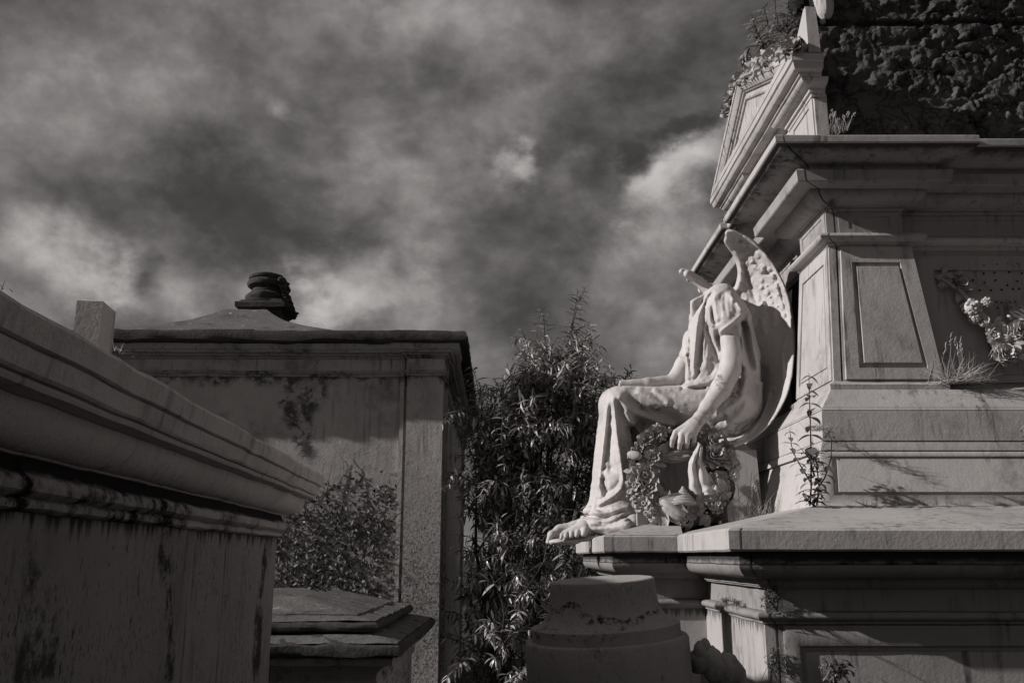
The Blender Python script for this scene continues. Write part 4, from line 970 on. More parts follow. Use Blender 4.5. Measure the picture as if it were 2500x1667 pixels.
# far arm, bent, its forearm lying along the far thigh and broken off
G.chain([s3(1745,775,5.17), s3(1690,850,5.19), s3(1668,890,5.19), s3(1645,930,5.18)], [.055,.05,.046,.046], .02)
G.chain([s3(1645,932,5.18), s3(1580,937,5.12), s3(1512,939,5.10)], [.044,.034,.026], .016)
G.cone(s3(1494,930,5.10), s3(1494,945,5.10), .045, .045, .004, cut=True)
# the raised broken hand beyond the shoulder
G.chain([s3(1760,738,5.14), s3(1727,705,5.17), s3(1704,686,5.17), s3(1684,672,5.16)], [.045,.034,.030,.029], .012)
G.cone(s3(1684,672,5.15), s3(1678,668,5.12), .026, .022, .006)
G.cone(s3(1684,668,5.17), s3(1666,660,5.17), .020, .014, .004)
G.cone(s3(1690,680,5.13), s3(1676,672,5.10), .018, .014, .004)
G.ell(s3(1663,663,5.16), (.014,.02,.016), .004)
G.cone(s3(1706,706,5.10), s3(1709,713,5.08), .006, .007, .003)
# foot
G.chain([s3(1470,1280,4.86), s3(1425,1290,4.83), s3(1382,1306,4.82)], [.048,.042,.028], .015)
G.cone(s3(1455,1312,4.80), s3(1350,1326,4.84), .022, .016, .010, sq=(1,1.9,.6))
G.ell(s3(1378,1322,4.84), (.085,.07,.018), .01)
for x, y, r_ in ((1372,1308,.0105),(1383,1306,.0115),(1396,1304,.0125),(1410,1302,.0135),(1427,1298,.018)):
    G.chain([s3(x+8, y-8, 4.82), s3(x, y-3, 4.785), s3(x-2, y+5, 4.765)], [r_, r_*1.05, r_*.9], .004)
body_rel = np.zeros(xx.shape)
fold(body_rel, A([(1150,745),(1240,700),(1300,665),(1380,630)]), .010, 3)
fold(body_rel, A([(1170,800),(1230,790),(1280,720)]), -.012, 8)
G.relief(body_rel + nfield(14, .0009), RX, RY)
G.build('body', 'statue', ang)
# ---- wing: a thick bowed plate following the traced outline, with rim, feathers and the smooth lower lobe
out = smooth_pts(A([(1478,70),(1500,42),(1545,40),(1650,85),(1760,145),(1850,240),(1950,370),(2050,550),(2110,700),(2140,850),(2160,1000),(2166,1150),(2160,1280),(2140,1450)]) +
      B([(2120,330),(2080,470),(1990,640),(1880,780),(1750,880),(1640,935),(1555,968)]), 3)
inn = smooth_pts(B([(1500,930),(1400,850),(1400,600),(1500,300),(1560,60)])+A([(1560,1000),(1530,800),(1530,640),(1572,595),(1598,500),(1597,420),(1560,300),(1500,215),(1468,160),(1478,110)]), 3)
poly = out+inn; sd = polysdf(poly)
G = Grid((1.0,4.60,.02), (1.78,5.20,1.92), .0058)
px, py = G.pix()
def look(img):
    i = np.clip(py-RY, 0, RH-1).astype(np.int32); j = np.clip(px-RX, 0, RW-1).astype(np.int32); i, j = np.broadcast_arrays(i, j); return img[i, j].astype(np.float32)
M2P = 5.0/F
edge = np.clip(-sd/95, 0, 1)                      # 0 on the rim, 1 well inside
do_ = pdist(out)[0]; ymid = 4.79 - .08*np.clip((yy-810)/130, 0, 1) + (.25+.09*np.clip((yy-820)/120, 0, 1))*np.sin(np.clip(do_/(165-60*np.clip((yy-820)/120, 0, 1)), 0, 1)*math.pi/2) + .04*np.clip((780-yy)/120, 0, 1)
thick = .020 + .022*np.exp(-((-sd-9)/9.)**2)
wr = np.zeros(xx.shape)
wf = lambda p, a, w, w2=None, e=(.1,.25): fold(wr, p, a, w, w2, e)
wf(A([(1480,80),(1560,60),(1700,120),(1840,235)]), .022, 5, 5, (.05,.1))
wf(A([(1600,120),(1720,200),(1830,260)]), -.020, 6)
wf(A([(1840,240),(1960,400),(2060,600),(2110,800),(2120,1000)]), .012, 8)
for p, a, w in [([(1640,160),(1660,180),(1690,200)],.020,4),([(1700,180),(1725,210),(1740,235)],.020,4),([(1735,350),(1745,375)],.020,5),([(1810,400),(1840,440),(1850,480)],.032,7),([(1840,410),(1870,450)],.018,5),
                ([(1895,420),(1915,460)],.022,5),([(1945,470),(1965,525)],.024,5),([(1985,560),(2000,620)],.024,5),([(1840,740),(1865,800)],.026,5),([(1820,600),(1850,620)],.016,5),([(1915,690),(1925,705)],.012,4),([(1880,580),(1890,600)],.010,4),
                ([(1930,790),(1945,810)],.014,4),([(1990,780),(2000,800)],.012,4),([(1660,560),(1720,580)],.008,6),([(1680,430),(1720,440)],.008,5),([(2050,860),(2070,960),(2090,1015)],.020,6),([(2110,900),(2120,1040)],.022,6)]:
    wf(A(p), a, w, None, (.02,.4)); pass
def feather(x, y, ang_, L, w, amp):               # one overlapping feather: swells to a blunt tip, drops sharply beyond it
    c_, s_ = math.cos(ang_), math.sin(ang_); u = ((xx-x)*c_+(yy-y)*s_)/L; v_ = (-(xx-x)*s_+(yy-y)*c_)/w
    tip = np.clip((1.-u-.35*v_*v_)*6, 0, 1); m = (u > 0) & (np.abs(v_) < 1)
    wr[m] += (amp*np.clip(u,0,1)*tip*(1-v_*v_)**.7)[m]
for r_i, (k0, n_f, L_f, w_f, am_) in enumerate(((22,9,26,8,.013),(46,9,30,9,.013),(72,8,34,10,.012),(100,6,34,10,.011))):
    for i in range(n_f):
        t_ = (i+.5*(r_i%2)+.6)/n_f; a_ = int(8+t_*22); a_ = min(a_, len(out)-2); ox_, oy_ = out[a_]; nx_, ny_ = out[a_+1]; tx, ty = nx_-ox_, ny_-oy_; l_ = math.hypot(tx, ty); tx, ty = tx/l_, ty/l_
        fx, fy = ox_-ty*k0*(.55+.45*min(1, t_*2)), oy_+tx*k0*(.55+.45*min(1, t_*2))
        if fy < 800: feather(fx, fy, math.atan2(ty, tx)+.15, L_f*random.uniform(.85,1.15), w_f, am_)
for k_ in range(5): wf(A([(1900+k_*26,330+k_*70),(1990+k_*22,520+k_*80),(2040+k_*18,700+k_*70)]), -.008, 3)
for k_ in range(4): wf(A([(1640+k_*10,300+k_*70),(1700+k_*18,480+k_*60),(1740+k_*20,640+k_*50)]), -.010, 5)
wf(A([(2030,1210),(2045,1400),(2040,1560)]), .016, 5); wf(A([(2095,1060),(2060,1140),(2035,1220)]), .014, 4); wf(A([(1560,600),(1640,640),(1700,700),(1800,770),(1880,800)]), .010, 6)
wf(B([(1915,390),(1900,500),(1850,650),(1760,780),(1660,860),(1540,915)]), .040, 4, 3, (.25,.1))
wf(B([(1950,400),(1940,520),(1890,680),(1790,810),(1680,890),(1560,945)]), -.020, 7, 7)
wf(B([(2040,100),(2045,300),(2030,480)]), .012, 6)
wf(B([(1850,150),(1840,330),(1800,560),(1700,730)]), -.018, 12)
fe = nfield(11, .0022)*(yy < 800)+nfield(22, .002)
yv = G.ax[1].reshape(1,-1,1); d2 = look(sd)*M2P; dy = np.abs(yv-look(ymid + .0))-look(thick)
# relief acts on the near face only
dy = dy - look(wr+fe)*(yv < look(ymid))
q1, q2 = np.maximum(d2+.012, 0), np.maximum(dy+.012, 0)
G.v = (np.minimum(np.maximum(d2+.012, dy+.012), 0)+np.sqrt(q1*q1+q2*q2)-.012).astype(np.float32)
G.v[0] = G.v[-1] = .05; G.v[:,0] = G.v[:,-1] = .05; G.v[:,:,0] = G.v[:,:,-1] = .05
G.build('wing', 'wing', ang)
# ---- the carved seat it sits on
mb = MB(); a = S(1846,1098,4.86)
mb.hull8([(1.15,4.84,.15),(a.x+.012,4.84,.15),(a.x+.012,5.3,.15),(1.15,5.3,.15)],[(1.15,4.86,a.z),(a.x,4.86,a.z),(a.x,5.3,a.z),(1.15,5.3,a.z)])
mb.hull8([(1.17,4.88,a.z),(a.x-.02,4.88,a.z),(a.x-.02,5.3,a.z),(1.17,5.3,a.z)],[(1.19,4.90,a.z+.08),(a.x-.06,4.90,a.z+.05),(a.x-.06,5.3,a.z+.05),(1.19,5.3,a.z+.08)])
mb.build('seat', 'wing', ang)

# ================================================================ THE STONE WREATH
wt = thing('wreath', 'carved marble wreath of roses, berries and leaves with a fringed scarf, held by the angel', 'wreath', (.95, 4.66, .16))
def basis(nrm, roll=0.):
    n_ = Vector(nrm).normalized(); a = n_.cross(Vector((.1,.2,1))).normalized(); b = n_.cross(a); Q = Matrix((a,b,n_)).transposed(); return Q @ Matrix.Rotation(roll, 3, 'Z')
def petal(mb, c, Q, ang_, r0, L, w, lift, cup=.35, th=.006):
    """thick cupped petal leaving the centre at r0"""
    Z = Matrix.Rotation(ang_, 3, 'Z'); nu, nv = 6, 5; top = []; bot = []
    for j in range(nv+1):
        t = j/nv; ww = w*(.35+.65*math.sin(math.pi*(t*.62+.12)))*(1 if t < .99 else .55)
        for i in range(nu+1):
            u = i/nu*2-1; x = r0+L*t*(1-.12*u*u); y = u*ww*.5; z = lift*t*L + cup*ww*(u*u)*.5 - .25*L*max(0,t-.7) + .05*w*math.sin(5*u+3*t)
            top.append(c + Q @ (Z @ Vector((x,y,z)))); bot.append(c + Q @ (Z @ Vector((x,y*.95,z-th))))
    n1 = len(top); o = len(mb.v); mb.v += [tuple(p) for p in top+bot]; W1 = nu+1
    for j in range(nv):
        for i in range(nu):
            a = o+j*W1+i; mb.f += [(a,a+1,a+W1+1,a+W1), (a+n1,a+W1+n1,a+W1+1+n1,a+1+n1)]
    bd_ = [i for i in range(W1)]+[j*W1+nu for j in range(1,nv+1)]+[nv*W1+i for i in range(nu-1,-1,-1)]+[j*W1 for j in range(nv-1,0,-1)]
    for k in range(len(bd_)): a, b = bd_[k]+o, bd_[(k+1)%len(bd_)]+o; mb.f.append((a,a+n1,b+n1,b))
def flower(c, r, kind='open', nrm=(-.3,-1,.15), root=None, m='wreath', name='flower'):
    mb = MB(); Q = basis(nrm, random.random()*6); c = Vector(c); r = r*(1.28 if kind in ('open','rose','leaf','daisy') else 1.0)
    if kind == 'open':
        for i in range(6): petal(mb, c, Q, i*math.pi/3+random.uniform(-.1,.1), r*.12, r*.9, r*.72, random.uniform(.1,.35), .5, r*.14)
        for i in range(5): petal(mb, c+Q@Vector((0,0,r*.12)), Q, i*1.257+.4, r*.08, r*.55, r*.5, .7, .6, r*.12)
        for i in range(7): a = i*.9; mb.ell(c+Q@Vector((r*.16*math.cos(a), r*.16*math.sin(a), r*.38)), (r*.09,)*3, nu=6, nv=4)
    elif kind == 'rose':
        for ly, (n_, rr, lf) in enumerate(((6,1.,.25),(5,.78,.6),(4,.55,1.1),(3,.34,1.8))):
            for i in range(n_): petal(mb, c+Q@Vector((0,0,r*.10*ly)), Q, i*2*math.pi/n_+ly*.5, r*.06, r*rr*.9, r*rr*1.0, lf, .7, r*.09)
    elif kind == 'daisy':
        for i in range(13): petal(mb, c, Q, i*2*math.pi/13, r*.22, r*.8*random.uniform(.85,1.05), r*.34, random.uniform(.0,.3), .5, r*.10)
        mb.ell(c+Q@Vector((0,0,r*.08)), (r*.27,r*.27,r*.14), Q, 12, 7)
    elif kind == 'bud':
        mb.ell(c, (r,r*.55,r*.55), Q @ Matrix.Rotation(R(90),3,'Y') if False else Q, 12, 9, .04)
        for i in range(3): petal(mb, c-Q@Vector((r*.7,0,0)), Q, random.uniform(-.7,.7), 0, r*1.1, r*.5, .3, .5, r*.1)
    elif kind == 'berries':
        for i in range(26):
            p = Vector((random.gauss(0,.45), random.gauss(0,.45), random.uniform(-.1,.35)))*r; q = r*random.uniform(.14,.24); mb.ell(c+Q@p, (q,q,q), nu=7, nv=5)
    elif kind == 'leaf':
        for i in range(3): petal(mb, c, Q, random.uniform(-.9,.9)+(i-1)*.8, 0, r*1.2, r*.55, random.uniform(-.1,.4), .35, r*.08)
    elif kind == 'mass':
        mb.ell(c, (r*.72,)*3, nu=12, nv=8, jit=.05)
        for i in range(60):
            p = Vector((random.gauss(0,1), random.gauss(0,1), random.gauss(.2,1))).normalized()*r*random.uniform(.66,.8); q = r*random.uniform(.12,.24); mb.ell(c+p, (q,q*random.uniform(.6,1),q*.8), nu=7, nv=5, jit=.12)
    return mb.build(name, m, root or wt, smooth=50)
def W3(px_, py_, Y=None): return S(px_, py_, Y if Y else 4.68-.10*(py_-1060)/220)
ring_pts = [(1650,1065),(1612,1066),(1575,1085),(1556,1120),(1553,1165),(1562,1212),(1590,1252),(1640,1262),(1700,1266),(1748,1252),(1775,1205),(1783,1150),(1775,1105),(1745,1078),(1700,1068),(1650,1065)]
mb = MB(); mb.tube([W3(x, y)+Vector((0,.05,0)) for x, y in smooth_pts(ring_pts, 3)], [.040+.008*math.sin(i*1.7) for i in range(len(smooth_pts(ring_pts,3)))], 10); mb.build('hoop', 'masonry', wt, smooth=60)  # near-black core: shade in the gaps between flowers put into its colour
items = [(1570,1165,.062,'open'),(1552,1186,.045,'open'),(1590,1190,.045,'open'),(1580,1208,.045,'open'),(1600,1168,.045,'leaf'),(1562,1145,.04,'leaf'),(1548,1112,.045,'bud'),(1578,1078,.046,'rose'),(1562,1092,.03,'open'),(1588,1100,.032,'open'),
 (1614,1058,.05,'berries'),(1598,1062,.045,'rose'),(1612,1092,.055,'leaf'),(1626,1085,.045,'leaf'),(1594,1118,.04,'open'),(1578,1128,.032,'open'),(1604,1135,.032,'leaf'),(1556,1222,.045,'berries'),(1572,1232,.045,'open'),(1548,1206,.045,'leaf'),
 (1600,1218,.04,'leaf'),(1622,1226,.045,'leaf'),(1586,1246,.045,'mass'),(1602,1262,.05,'mass'),(1626,1256,.045,'mass'),(1690,1244,.04,'open'),(1706,1256,.045,'leaf'),(1714,1240,.03,'berries'),(1730,1262,.045,'leaf'),(1750,1240,.05,'berries'),(1746,1226,.045,'open'),
 (1750,1178,.055,'daisy'),(1772,1200,.055,'leaf'),(1780,1184,.05,'leaf'),(1742,1084,.062,'rose'),(1742,1114,.062,'rose'),(1764,1100,.045,'rose'),(1728,1062,.04,'leaf'),(1770,1122,.05,'open'),(1782,1138,.045,'berries'),(1760,1134,.05,'leaf'),(1774,1158,.05,'leaf'),
 (1716,1132,.022,'open'),(1704,1158,.024,'open'),(1710,1146,.016,'open'),(1700,1062,.035,'berries'),(1716,1058,.035,'berries'),(1786,1112,.045,'leaf'),(1660,1274,.04,'mass'),(1690,1274,.04,'leaf'),(1566,1060+20,.03,'leaf'),(1546,1150,.035,'leaf'),(1790,1160,.04,'mass'),(1764,1222,.04,'leaf'),(1734,1216,.03,'mass')]
for x, y, r_, k_ in items:
    flower(W3(x, y)+Vector((0,-.005+random.uniform(-.01,.01),0)), r_, k_, (random.uniform(-.7,.2),-1,random.uniform(-.2,.5)), name={'open':'flower','rose':'rose','daisy':'daisy','bud':'bud','berries':'berry_cluster','leaf':'carved_leaf','mass':'moss_clump'}[k_])
for i in range(26):                               # backing leaves and blossoms deeper in the ring
    k_ = random.random()*(len(ring_pts)-1); a_ = int(k_); f_ = k_-a_; x = ring_pts[a_][0]*(1-f_)+ring_pts[a_+1][0]*f_+random.gauss(0,7); y = ring_pts[a_][1]*(1-f_)+ring_pts[a_+1][1]*f_+random.gauss(0,7)
    if y > 1264: continue
    kk = random.choice(['leaf','leaf','open','rose']); flower(W3(x, y)+Vector((0,.035,0)), random.uniform(.032,.045), kk, (random.uniform(-1,.6),-1,random.uniform(-.4,.7)), name={'open':'flower','rose':'rose','leaf':'carved_leaf'}[kk])
def blob(name, c, r_, ax, root=wt, m='wreath', k=None):
    mb = MB(); Q = basis(ax); mb.ell(c, r_, Q, 18, 14); return mb, Q
# tulip, pointing down to the right
c = W3(1640,1246,4.56); dr = (W3(1674,1268,4.54)-W3(1614,1228,4.58)).normalized(); mb = MB(); a = dr.cross(Vector((0,1,0))).normalized(); b = dr.cross(a); Q = Matrix((dr,a,b)).transposed()
for k_ in range(5):
    an = k_*1.257; off = Q @ Vector((0, math.cos(an)*.016, math.sin(an)*.016)); mb.ell(c+off+Q@Vector((.006*k_,0,0)), (.074-.006*k_,.022,.024), Q, 14, 12)
mb.build('tulip', 'wreath', wt, smooth=60)
mb = MB()
for k_ in range(4): petal(mb, c-dr*.075, Q, (k_-1.5)*.5, 0, .15, .06, .1, .5, .008)
mb.build('carved_leaf', 'wreath', wt, smooth=60)
mb = MB(); cc = W3(1668,1212,4.57)
for j in range(6): t = j/5; mb.ell(cc+Vector((.0,0,-.03+.065*t)), (.070*(1-t*.85),.045*(1-t*.7),.018), Matrix.Rotation(.3*j,3,'Y') if False else None, 16, 8)
mb.build('shell', 'wreath', wt, smooth=60)
mb = MB()                                          # twisted horizontal band
for k_ in range(6):
    o_ = k_/5; mb.tube([W3(1612+i*8, 1106+o_*20+math.sin(i*.7+k_)*2-(i*.5), 4.66)+Vector((0,.004*math.cos(k_*2+i*.5),0)) for i in range(11)], [.006+.003*math.sin(i*.3) for i in range(11)], 7)
mb.build('ribbon', 'wreath', wt, smooth=60)
# scarf with fringe
rows = [((1706,1080),(1714,1090)),((1694,1102),(1712,1112)),((1683,1128),(1712,1128)),((1681,1150),(1724,1146)),((1684,1172),(1732,1160)),((1684,1192),(1742,1178)),((1694,1204),(1750,1186)),((1702,1210),(1754,1206))]
vs = []; n_ = 14
for j in range((len(rows)-1)*4+1):
    t = j/4; a = min(int(t), len(rows)-2); f = t-a; L0 = [rows[a][0][q]*(1-f)+rows[a+1][0][q]*f for q in (0,1)]; L1 = [rows[a][1][q]*(1-f)+rows[a+1][1][q]*f for q in (0,1)]
    for i in range(n_+1):
        u = i/n_; x = L0[0]*(1-u)+L1[0]*u; y = L0[1]*(1-u)+L1[1]*u; vs.append(W3(x, y, 4.60+.012*math.sin(u*13+t*.6)+.005*math.sin(t*2.1+u*4)-.012*math.sin(u*math.pi)-.016*max(0,t-5)*(1 if t < 6.4 else .4)))
mb = MB(); fs = [(j*(n_+1)+i, j*(n_+1)+i+1, (j+1)*(n_+1)+i+1, (j+1)*(n_+1)+i) for j in range((len(rows)-1)*4) for i in range(n_)]
mb.add(vs, fs); o = mb.build('scarf', 'statue', wt, smooth=70, fix=False); md = o.modifiers.new('thickness', 'SOLIDIFY'); md.thickness = .010; md.offset = 0
mb = MB()
for i in range(17):
    x = 1702+i*3.2; y = 1211-(i*.25); mb.tube([W3(x, y-2, 4.585), W3(x-1+random.uniform(-1,1), y+9, 4.58), W3(x-1+random.uniform(-1.5,1.5), y+17+random.uniform(-3,3), 4.585)], [.0045,.004,.003], 6)
mb.build('fringe', 'wreath', wt, smooth=60)
mb = MB()
for i in range(9): x = 1556+i*2.8; mb.tube([W3(x, 1240, 4.60), W3(x, 1262, 4.60), W3(x+1, 1282, 4.61)], .006, 6)
mb.build('tassel', 'wreath', wt, smooth=60)

# ================================================================ CARVED FLOWERS on the mausoleum wall and the gable
def wallS(px_, py_, Y=4.225): return S(px_, py_, Y)
mau_flowers = [(2371,752,.055,'mass'),(2380,776,.035,'mass'),(2409,738,.030,'mass'),(2455,828,.068,'daisy'),(2452,866,.05,'rose'),(2410,808,.035,'leaf'),(2428,792,.035,'leaf'),(2464,774,.016,'bud'),(2490,808,.05,'rose'),(2398,764,.04,'leaf'),(2438,842,.035,'leaf'),
               (2482,870,.045,'leaf'),(2320,684,.05,'leaf'),(2345,706,.05,'leaf'),(2300,670,.04,'leaf'),(2350,690,.03,'open'),(2330,670,.03,'leaf'),(2400,790,.025,'mass'),(2425,820,.03,'open')]
for x, y, r_, k_ in mau_flowers:
    flower(wallS(x, y, 4.20 if x > 2360 else 4.225), r_, k_, (-.12,-1,.05), mau, 'wing' if x > 2360 else 'marble', name='carved_flower' if k_ in ('mass','daisy','rose','open') else 'carved_leaf')
mb = MB(); mb.tube([wallS(*p, 4.215) for p in ((2300,680),(2350,715),(2385,760),(2412,775),(2418,800),(2445,830),(2475,880))], [.006,.01,.014,.012,.012,.012,.008], 8); mb.build('carved_stem', 'marble', mau, smooth=60)
for zx, zy in [(790,190),(918,178),(1018,175),(1108,175),(790,265),(893,258),(1034,252),(1157,262),(687,328),(905,328),(1112,338),(798,350),(1018,377),(1072,412),(1130,412),(752,425),(860,425),(962,422),(912,536),(960,542),(1040,536),(1088,533),(925,592),(1002,598),(1050,585),(1132,592)]:
    p = S(2200+zx/3.92, 600+zy/3.92, 4.2355); mb = MB(); mb.ell(p, (.0055,.004,.005), nu=8, nv=5, jit=.2); mb.build('letter_hole', 'joint', mau, smooth=60)
# garland of fruit and roses along the near rake of the gable
gar = []
for i in range(34):
    t = (i+random.random()*.6)/34; px_ = 1936-(1936-1800)*t; py_ = 126+(206-126)*t - random.uniform(2,24)*(1.-.2*t); gar.append((px_, py_, 4.24+1.02*t))
for i, (x, y, Y) in enumerate(gar):
    kk = ['rose','bud','open','leaf','berries','rose','mass'][i%7]; flower(S(x, y, Y)+Vector((random.uniform(-.01,.03),0,-.01)), random.uniform(.045,.068), kk, (-.6,-1,.2+random.random()*.4), mau, 'wreath', name='garland_flower' if kk in ('rose','open','bud') else 'garland_leaf')
for i in range(9):
    t = i/9; x = 1797-28*t+random.uniform(-3,5); y = 200+90*t
    flower(S(x, y, 5.32+.3*t), .045, ['leaf','rose','bud'][i%3], (-1,-.8,.3), mau, 'wreath', name='garland_leaf')
# blocks of broken stone on the top
def rock(mb, c, r_, seed=0, n_=26, amp=.25):
    vs = []; fs = []; c = Vector(c); nu, nv = n_, n_//2
    for j in range(nv+1):
        for i in range(nu):
            ph, th_ = math.pi*j/nv, 2*math.pi*i/nu; d = Vector((math.sin(ph)*math.cos(th_), math.sin(ph)*math.sin(th_), math.cos(ph)))
            k_ = 1+amp*noise.fractal(d*1.6+Vector((seed,0,0)), 1, 2, 4); vs.append(c+Vector((d.x*r_[0], d.y*r_[1], d.z*r_[2]))*k_)
    for j in range(nv):
        for i in range(nu): a = j*nu+i; b = j*nu+(i+1)%nu; fs.append((a,b,b+nu,a+nu))
    return mb.add(vs, fs)
mb = MB(); rock(mb, S(2008,5,4.55), (.06,.07,.14), 3, amp=.15); o = mb.build('stone_fragment', 'clean'); tag(centre(o), 'pale pointed stone fragment wedged beside the rough wall at the very top', 'stone')
mb = MB(); rock(mb, S(1948,8,4.75), (.055,.08,.09), 9, amp=.25); o = mb.build('stone_fragment', 'tombdirt'); tag(centre(o), 'mottled grey rounded stone behind the wedge on the gable, left of the pale one', 'stone')
mb = MB(); rock(mb, S(1974,4,4.85), (.05,.08,.11), 5, amp=.25); o = mb.build('stone_fragment', 'mould'); tag(centre(o), 'black rounded stone between the two lighter stones above the gable wedge', 'stone')

# ================================================================ WEEDS, GRASS, SAPLINGS
def blade(mb, p, d, L, w, bend):
    d = Vector(d).normalized(); s_ = d.cross(Vector((random.gauss(0,1),random.gauss(0,1),.3))).normalized(); pos = Vector(p); o = len(mb.v); n_ = 5; dd = d.copy()
    for i in range(n_+1): ww = w*(1-i/n_)*.5+.0003; mb.v += [tuple(pos-s_*ww), tuple(pos+s_*ww)]; dd = (dd+bend*(1/n_)).normalized(); pos = pos+dd*(L/n_)
    for i in range(n_): a = o+i*2; mb.f.append((a,a+1,a+3,a+2))
def tuft(name, label, c, n_, L, spread, w=.0035, m='grass', heads=0, cat='grass', lean=(0,0,0), group=None, dy=.03):
    mb = MB(); c = Vector(c)
    for i in range(n_):
        d = Vector((random.gauss(0,spread), random.gauss(-.1,spread*.7), random.uniform(.35,1.)))+Vector(lean); bd_ = Vector((random.gauss(0,.35), random.gauss(0,.3), -random.uniform(.0,.9)))
        blade(mb, c+Vector((random.gauss(0,.25)*L, random.gauss(0,1)*dy, 0)), d, L*random.uniform(.4,1.), w*random.uniform(.6,1.2), bd_)
    for i in range(heads):
        d = Vector((random.gauss(.1,spread*.5), random.gauss(0,.2), 1))+Vector(lean); b = c+Vector((random.gauss(0,.3)*L,0,0)); e = b+d.normalized()*L*random.uniform(1.1,1.5); mb.tube([b, b.lerp(e,.5)+Vector((.004,0,.002)), e], [.0012,.001,.0008], 4)
        for k_ in range(9): q = b.lerp(e, .72+.03*k_); mb.ell(q+Vector((random.gauss(0,.003),0,0)), (.0025,.002,.006), nu=5, nv=4)
    o = mb.build(name, m, smooth=180, fix=False); return tag(centre(o), label, cat, group)
tuft('grass_tuft', 'bushy dry grass tuft sprouting on the ledge beside the tapered pier', S(2338,938,4.12), 420, .17, .75, heads=12, lean=(.18,0,0), cat='grass tuft')
tuft('grass_tuft', 'thin seeding grass growing on top of the cornice against the rough wall', S(2045,322,4.32), 60, .09, .5, .0022, heads=10, lean=(.25,0,.5), cat='grass tuft')
tuft('grass_tuft', 'sparse grass on the ledge at the right edge, under the carved daisy', S(2482,1068,4.05), 60, .13, .7, heads=4, cat='grass tuft', lean=(.2,0,0))
tuft('grass_tuft', 'tiny pale grass tuft at the foot of the panelled base block', S(2125,1240,3.88), 55, .055, .9, .003, cat='grass tuft')
tuft('grass_tuft', 'upright grass blades growing from the slab between the wreath and the corner', S(1868,1262,4.55), 46, .15, .3, .004, cat='grass tuft', heads=2)
tuft('grass_tuft', 'tangled low grass behind the wreath, in front of the carved seat', S(1815,1285,4.55), 120, .07, .9, .0025, cat='grass tuft', dy=.06)
tuft('grass_tuft', 'withered fine grass in the joint above the two stone plinth blocks', S(2000,1050,3.93), 130, .07, .8, .0015, cat='grass tuft', lean=(.1,0,.2))
mb = MB()
for i in range(3):                                 # long dry branching stalks before the seat
    b = S(1795+i*8, 1285, 4.52); e = S(1760+i*38, 1170-10*i, 4.55); mb.tube([b, b.lerp(e,.5)+Vector((.008,0,0)), e], [.0025,.002,.001], 5)
    for k_ in range(4): q = b.lerp(e, .35+.15*k_); mb.tube([q, q+Vector((random.choice((-1,1))*.05,0,.05))], [.0012,.0008], 4)
o = mb.build('dry_stalk', 'bark', smooth=180, fix=False); tag(centre(o), 'dry branching stalks standing in front of the carved seat', 'weed')
def sapling(name, label, stems, m='plant', lw=.62, cat='plant'):
    root = thing(name, label, cat, stems[0][0][0]); lf = MB(); sm = MB()
    for pts, n_, L in stems:
        P = [Vector(p) for p in pts]; sm.tube(P, [.0042*(1-.7*i/(len(P)-1)) for i in range(len(P))], 6)
        for k_ in range(n_):
            t = (k_+.6)/n_; f = min(len(P)-1.001, t*(len(P)-1)); a = int(f); q = P[a].lerp(P[a+1], f-a); az = (k_%2)*math.pi/2+random.uniform(-.3,.3)
            for s_ in (0, math.pi):
                d = Vector((math.cos(az+s_), math.sin(az+s_), random.uniform(-.25,.35))); l_ = L*random.uniform(.75,1.15)*(1-.35*t)
                leaf(lf, q, d, Vector((0,0,1)), l_, l_*lw*random.uniform(.8,1.1), bend=random.uniform(.4,1.1), fold=random.uniform(.05,.4), n=5)
    sm.build('stem', 'bark', root, smooth=60, fix=False); lf.build('leaves', m, root, smooth=180, fix=False); return root
q = lambda zx, zy, Y=3.88: S(1820+zx/3.565, 880+zy/3.565, Y)
sapling('sapling', 'young broad leaved sapling rooted in the corner between slab and base block', [
  ([q(560,1260), q(572,1100,3.85), q(568,700,3.8), q(562,460,3.79), q(555,300,3.78), q(553,110,3.78)], 15, .078),
  ([q(580,1080), q(520,980,3.82), q(440,850,3.8), q(400,740,3.8), q(385,600,3.8)], 11, .055),
  ([q(600,1150), q(690,1020,3.82), q(745,850,3.8), q(750,700,3.8), q(720,610,3.8)], 9, .055),
  ([q(560,1240), q(520,1180,3.84), q(500,1130,3.82)], 5, .05), ([q(600,1240), q(650,1150,3.84), q(640,1060,3.82)], 7, .055), ([q(600,1000), q(560,860,3.83), q(480,760,3.82)], 7, .045),
  ([q(620,1260,3.9), q(640,1100,3.88), q(620,900,3.87), q(610,760,3.87)], 12, .055)])
def tangle(name, label, px_, py_, w_, h_, Y, n_, L, m='weed', cat='weed'):
    mb = MB(); sm = MB()
    root = thing(name, label, cat, S(px_, py_+h_, Y))
    for i in range(n_):
        p = S(px_+random.gauss(0,w_*.4), py_+random.gauss(0,h_*.4), Y+random.uniform(-.02,.02)); d = Vector((random.gauss(0,1), -abs(random.gauss(0,.6)), random.gauss(.1,.7)))
        leaf(mb, p, d, Vector((0,-.5,1)), L*random.uniform(.6,1.3), L*.4, .8, .3, 3)
        if i%5 == 0: sm.tube([p, p+rv(.012), p+rv(.02)+Vector((0,-.01,-.02))], .0008, 4)
    mb.build('leaves', m, root, smooth=180, fix=False); sm.build('stems', 'bark', root, smooth=180, fix=False)
tangle('joint_weed', 'dark creeping weed in the joint beside the pedestal frieze, above the rounded moulding', 1884, 1462, 22, 34, 3.29, 160, .014)
tangle('joint_weed', 'small mossy weed hanging in the lowest visible joint of the pedestal corner', 1888, 1610, 13, 44, 3.29, 190, .012)
tangle('joint_weed', 'curly dark weed tucked under the corner of the upper cornice', 2032, 504, 10, 20, 4.12, 90, .012)
tangle('joint_weed', 'small leafy weed hanging from the far lower end of the gable', 1778, 532, 16, 10, 5.9, 50, .03)
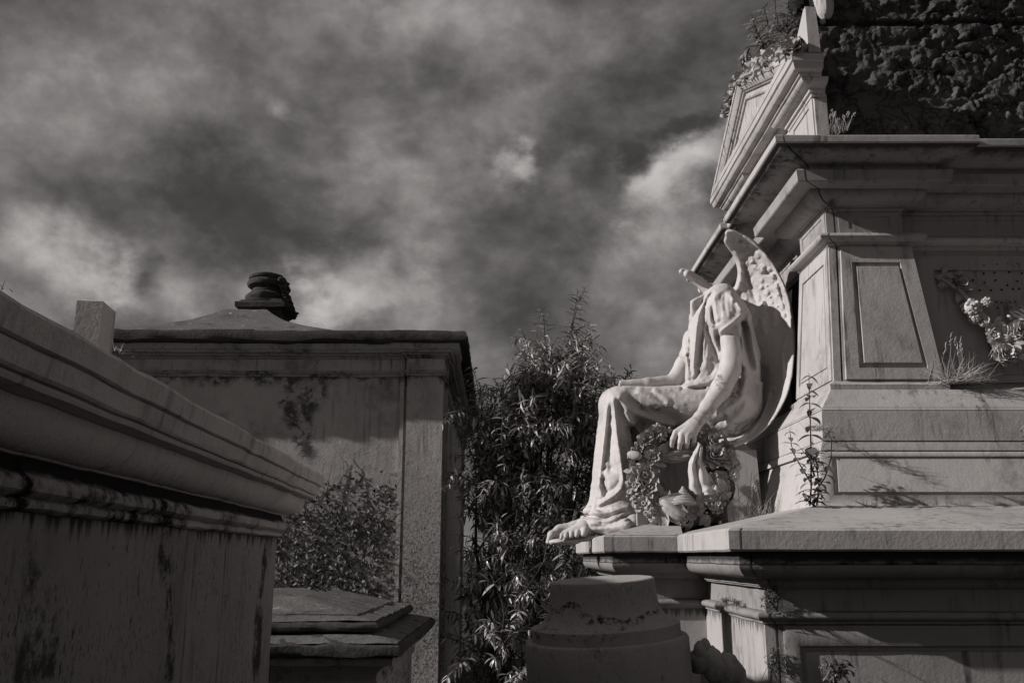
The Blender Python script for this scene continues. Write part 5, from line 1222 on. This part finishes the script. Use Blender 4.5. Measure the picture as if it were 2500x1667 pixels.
tangle('joint_weed', 'dark ferny weed growing before the sunk panel at the bottom edge', 2045, 1632, 34, 30, 3.25, 120, .03)
tangle('joint_weed', 'leafy weed in the open corner joint beside the long base panel', 1992, 1120, 12, 34, 3.90, 60, .022)
tangle('moss_clump', 'round moss clump sitting on the rounded moulding of the pedestal front', 1800, 1470, 10, 5, 3.62, 60, .010, cat='moss')
tangle('moss_clump', 'flat moss clump at the far end of the same rounded moulding', 1772, 1464, 14, 5, 3.78, 70, .010, cat='moss')
# bush on the gable
root = thing('gable_bush', 'leafy wild bush growing on top of the gable behind the carved garland', 'bush', S(1900,110,4.75)); fo = MB(); st = MB()
for x, y, Y in [(1840,40,4.9),(1880,0,4.8),(1905,-20,4.8),(1850,75,5.0),(1900,20,4.7),(1925,10,4.7),(1865,20,4.9),(1832,60,5.),(1895,50,4.7),(1915,40,4.7),(1940,-10,4.75),(1950,30,4.75),(1875,60,4.8),(1848,62,5.05),(1805,150,5.2)]:
    e = S(x, y, Y); b = S(min(x+25,1925), 120, Y); shoot(b, e-b, (e-b).length, .006, 30, .105, 0, (.1,1.))
fo.build('leaves', 'tree', root, smooth=180, fix=False); st.build('branches', 'bark', root, smooth=60, fix=False)
for (x, y, lab) in ((1787,250,'small sprig growing from the far slope of the gable, the upper of two'), (1783,272,'small sprig growing from the far slope of the gable, the lower of two')):
    root = thing('sprig', lab, 'weed', S(x+8, y+4, 5.5)); fo = MB(); st = MB()
    for k_ in range(3): b = S(x+10, y+4, 5.5); e = S(x-8+random.uniform(-8,4), y-12+random.uniform(-8,8), 5.5); shoot(b, e-b, (e-b).length, .003, 14, .05, 0, (.1,1.))
    fo.build('leaves', 'tree', root, smooth=180, fix=False); st.build('stems', 'bark', root, smooth=60, fix=False)
tuft('grass_tuft', 'few dry blades on the coping of the left tomb beside the marble post', S(290,858,3.3), 14, .05, .7, .003, cat='grass tuft')
tuft('grass_tuft', 'tiny twig of grass on the coping at the left edge of the picture', S(4,704,1.75), 8, .03, .7, .0018, cat='grass tuft')
